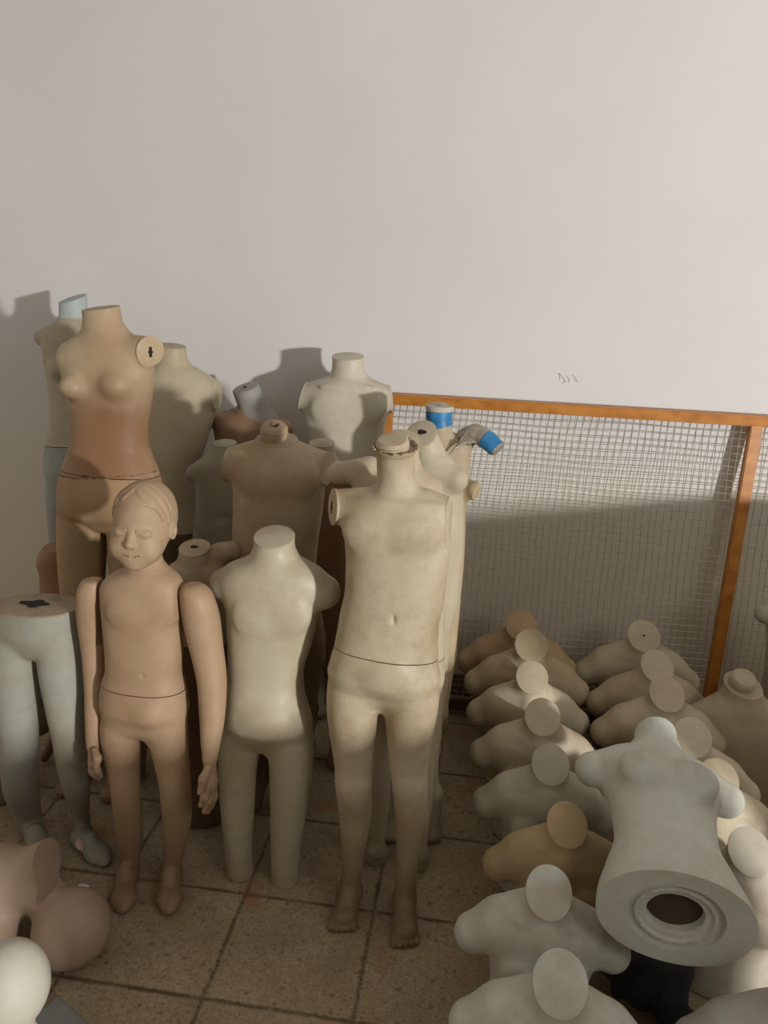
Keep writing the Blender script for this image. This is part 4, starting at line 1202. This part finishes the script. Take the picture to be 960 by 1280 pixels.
def fig_U():
    c = at_z(12, 1232, .20); base = Vector((c.x, c.y, 0)); mat = plastic('clean_white_plastic', (.74, .73, .66), (.3, .2, .1), .2, low_shade=.1, seed=61)
    def f(P):
        d = ell(P, (0, 0, .20), (.072, .075, .088))
        d = smin(d, cone(P, (-.01, .0, .15), (-.03, .0, .10), .045, .04), .02)
        d = smin(d, cone(P, (-.14, -.02, .075), (.02, -.03, .07), .07, .055), .03)
        return np.maximum(d, -P[:, 2])
    bm = to_bm(polygonize(f, (-.26, -.16, -.012), (.13, .13, .33), .0055))
    root = empty('white_mannequin', base, 'glossy white egg-shaped mannequin head in the bottom left corner', 'mannequin')
    rim = None
    link_mesh('body', bm_mesh(bm, 'body'), mat, root)
fig_U()

# grey board
def board():
    a = at_z(72, 1244, .012); b = at_z(128, 1296, .012); c = at_z(60, 1345, .012); d = at_z(20, 1290, .012)
    bm = bmesh.new(); lo = [bm.verts.new((p.x, p.y, 0.001)) for p in (a, b, c, d)]; hi = [bm.verts.new((p.x, p.y, .012)) for p in (a, b, c, d)]
    bm.faces.new(lo[::-1]); bm.faces.new(hi)
    for i in range(4): bm.faces.new((lo[i], lo[(i+1) % 4], hi[(i+1) % 4], hi[i]))
    bmesh.ops.recalc_face_normals(bm, faces=bm.faces[:])
    bmesh.ops.bevel(bm, geom=bm.edges[:], offset=.002, segments=2, affect='EDGES')
    o = link_mesh('grey_board', bm_mesh(bm, 'grey_board'), simple('grey_board', (.20, .20, .19), .55, .1, 8))
    tag(o, 'flat dark grey board on the floor under the white egg-shaped head', 'board')
board()

def scrap():
    c = at_z(104, 1108, .004); bm = bmesh.new()
    bmesh.ops.create_icosphere(bm, subdivisions=3, radius=1)
    for v in bm.verts: v.co = Vector((v.co.x*.014*(1+.2*math.sin(v.co.y*4)), v.co.y*.009, v.co.z*.004))
    o = link_mesh('white_chip', bm_mesh(bm, 'white_chip'), simple('chip', (.7, .66, .55), .6), None, c)
    tag(o, 'small white plastic chip on the floor behind the bald head', 'chip')
scrap()

# black cloth bundle beneath the fallen torso
def bundle():
    c = at_z(800, 1222, .05); base = Vector((c.x, c.y, 0))
    def f(P):
        d = ell(P, (0, 0, .10), (.10, .10, .075)); d = smin(d, cone(P, (.02, -.03, .10), (.07, -.13, .03), .05, .03), .03)
        d = smin(d, cone(P, (-.05, .03, .10), (.04, .10, .10), .04, .05), .03)
        w = .006*np.sin(P[:, 0]*90+3*np.sin(P[:, 1]*40))+.005*np.sin(P[:, 1]*70+P[:, 2]*60)
        return np.maximum(d+w, -P[:, 2])
    bm = to_bm(polygonize(f, (-.18, -.2, -.01), (.18, .22, .2), .006))
    o = link_mesh('black_cloth', bm_mesh(bm, 'black_cloth'), simple('black_fabric', (.012, .011, .012), .9, .3, 60), None, base)
    tag(o, 'crumpled black cloth on the floor below the fallen torso', 'cloth')
bundle()

# pencil scribble on the wall
def scribble():
    bm = bmesh.new(); y = WALL_Y-.0006
    for pts in ([(698, 466), (700, 472), (699, 476)], [(699, 467), (703, 471), (707, 478)], [(708, 470), (712, 474), (711, 478)], [(715, 468), (719, 472), (722, 477), (717, 475)], [(702, 479), (707, 476)]):
        tube(bm, [at_y(px, py, y) for px, py in pts], .0009, 5)
    o = link_mesh('pencil_scribble', bm_mesh(bm, 'pencil_scribble'), simple('pencil_grey', (.30, .29, .28), .8, .1, 30))
    tag(o, 'small faint pencil scribble on the white wall above the frame', 'wall mark')
scribble()

# ================================================================== LIGHT
def area(name, loc, target, size, power, colr, sizey=None):
    l = bpy.data.lights.new(name, 'AREA'); l.energy = power; l.color = colr; l.size = size
    if sizey: l.shape = 'RECTANGLE'; l.size_y = sizey
    o = bpy.data.objects.new(name, l); col.objects.link(o); o.location = loc
    o.rotation_euler = (Vector(target)-Vector(loc)).to_track_quat('-Z', 'Y').to_euler()
    return o
area('window_light', (4.5, -2.7, 1.42), (-.2, 2.3, 1.3), .22, 345, (1, .99, .985), .2)
area('high_window_fill', (2.4, -.9, 2.4), (.6, 1.5, .2), .7, 10, (.86, .95, 1))
area('doorway_fill', (-1.9, -1.6, 1.3), (-.7, 1.5, .4), .8, 2.2, (.86, .94, 1))
w = bpy.data.worlds.new('room_ambient'); bpy.context.scene.world = w; w.use_nodes = True
w.node_tree.nodes['Background'].inputs[0].default_value = (1, .86, .60, 1); w.node_tree.nodes['Background'].inputs[1].default_value = .11

# unseen boxes added at right to keep low window light off the floor
M_blocker = simple('brown_blocker_wood', (.22, .12, .06), .5, .25, 9)
def light_blocker(name, lo, hi, label, cat):
    lo = Vector(lo); hi = Vector(hi); c = Vector(((lo.x+hi.x)/2, (lo.y+hi.y)/2, 0))
    r_ = empty(name, c, label, cat)
    def bx(n_, a, b, m=M_blocker):
        bm = bmesh.new(); bmesh.ops.create_cube(bm, size=1); a = Vector(a); b = Vector(b)
        for v in bm.verts: v.co = Vector((v.co.x*(b.x-a.x), v.co.y*(b.y-a.y), v.co.z*(b.z-a.z)))+(a+b)/2
        bmesh.ops.bevel(bm, geom=bm.edges[:], offset=.004, segments=2, affect='EDGES')
        return link_mesh(n_, bm_mesh(bm, n_), m, r_)
    w_, d_, h_ = (hi.x-lo.x)/2, (hi.y-lo.y)/2, hi.z
    bx('carcass', (-w_, -d_, .04), (w_, d_, h_-.03)); bx('top', (-w_-.012, -d_-.012, h_-.03), (w_+.012, d_+.012, h_)); bx('plinth', (-w_+.02, -d_+.02, 0), (w_-.02, d_-.02, .04))
    for k in (-1, 1):
        dr = bx('door', (-w_-.018, min(k*d_*.97, k*.006), .10), (-w_, max(k*d_*.97, k*.006), h_-.05))
        hd = bx('handle', (-w_-.035, k*.03-.006, h_*.55), (-w_-.018, k*.03+.006, h_*.55+.09), M_dark); hd.parent = dr
light_blocker('tall_light_blocker', (1.5, .8, 0), (1.9, 1.75, .97), 'unseen tall brown box added right of the busts to block window light', 'light blocker')
light_blocker('low_light_blocker', (1.02, -.16, 0), (1.4, .66, .76), 'unseen low brown box added in front of the tall one to block light', 'chest')

# ================================================================== CAMERA
cd = bpy.data.cameras.new('camera'); cam = bpy.data.objects.new('camera', cd); col.objects.link(cam)
Mc = Matrix((crt, cup, -cfw)).transposed().to_4x4(); Mc.translation = CO; cam.matrix_world = Mc
cd.sensor_fit = 'VERTICAL'; cd.sensor_height = 32.0; cd.lens = 32.0*F/1280.0; cd.clip_start = .02
bpy.context.scene.camera = cam
sc = bpy.context.scene
sc.view_settings.view_transform = 'Standard'; sc.view_settings.look = 'None'; sc.view_settings.exposure = 0
sc.cycles.use_denoising = True
sc.cycles.max_bounces = 6
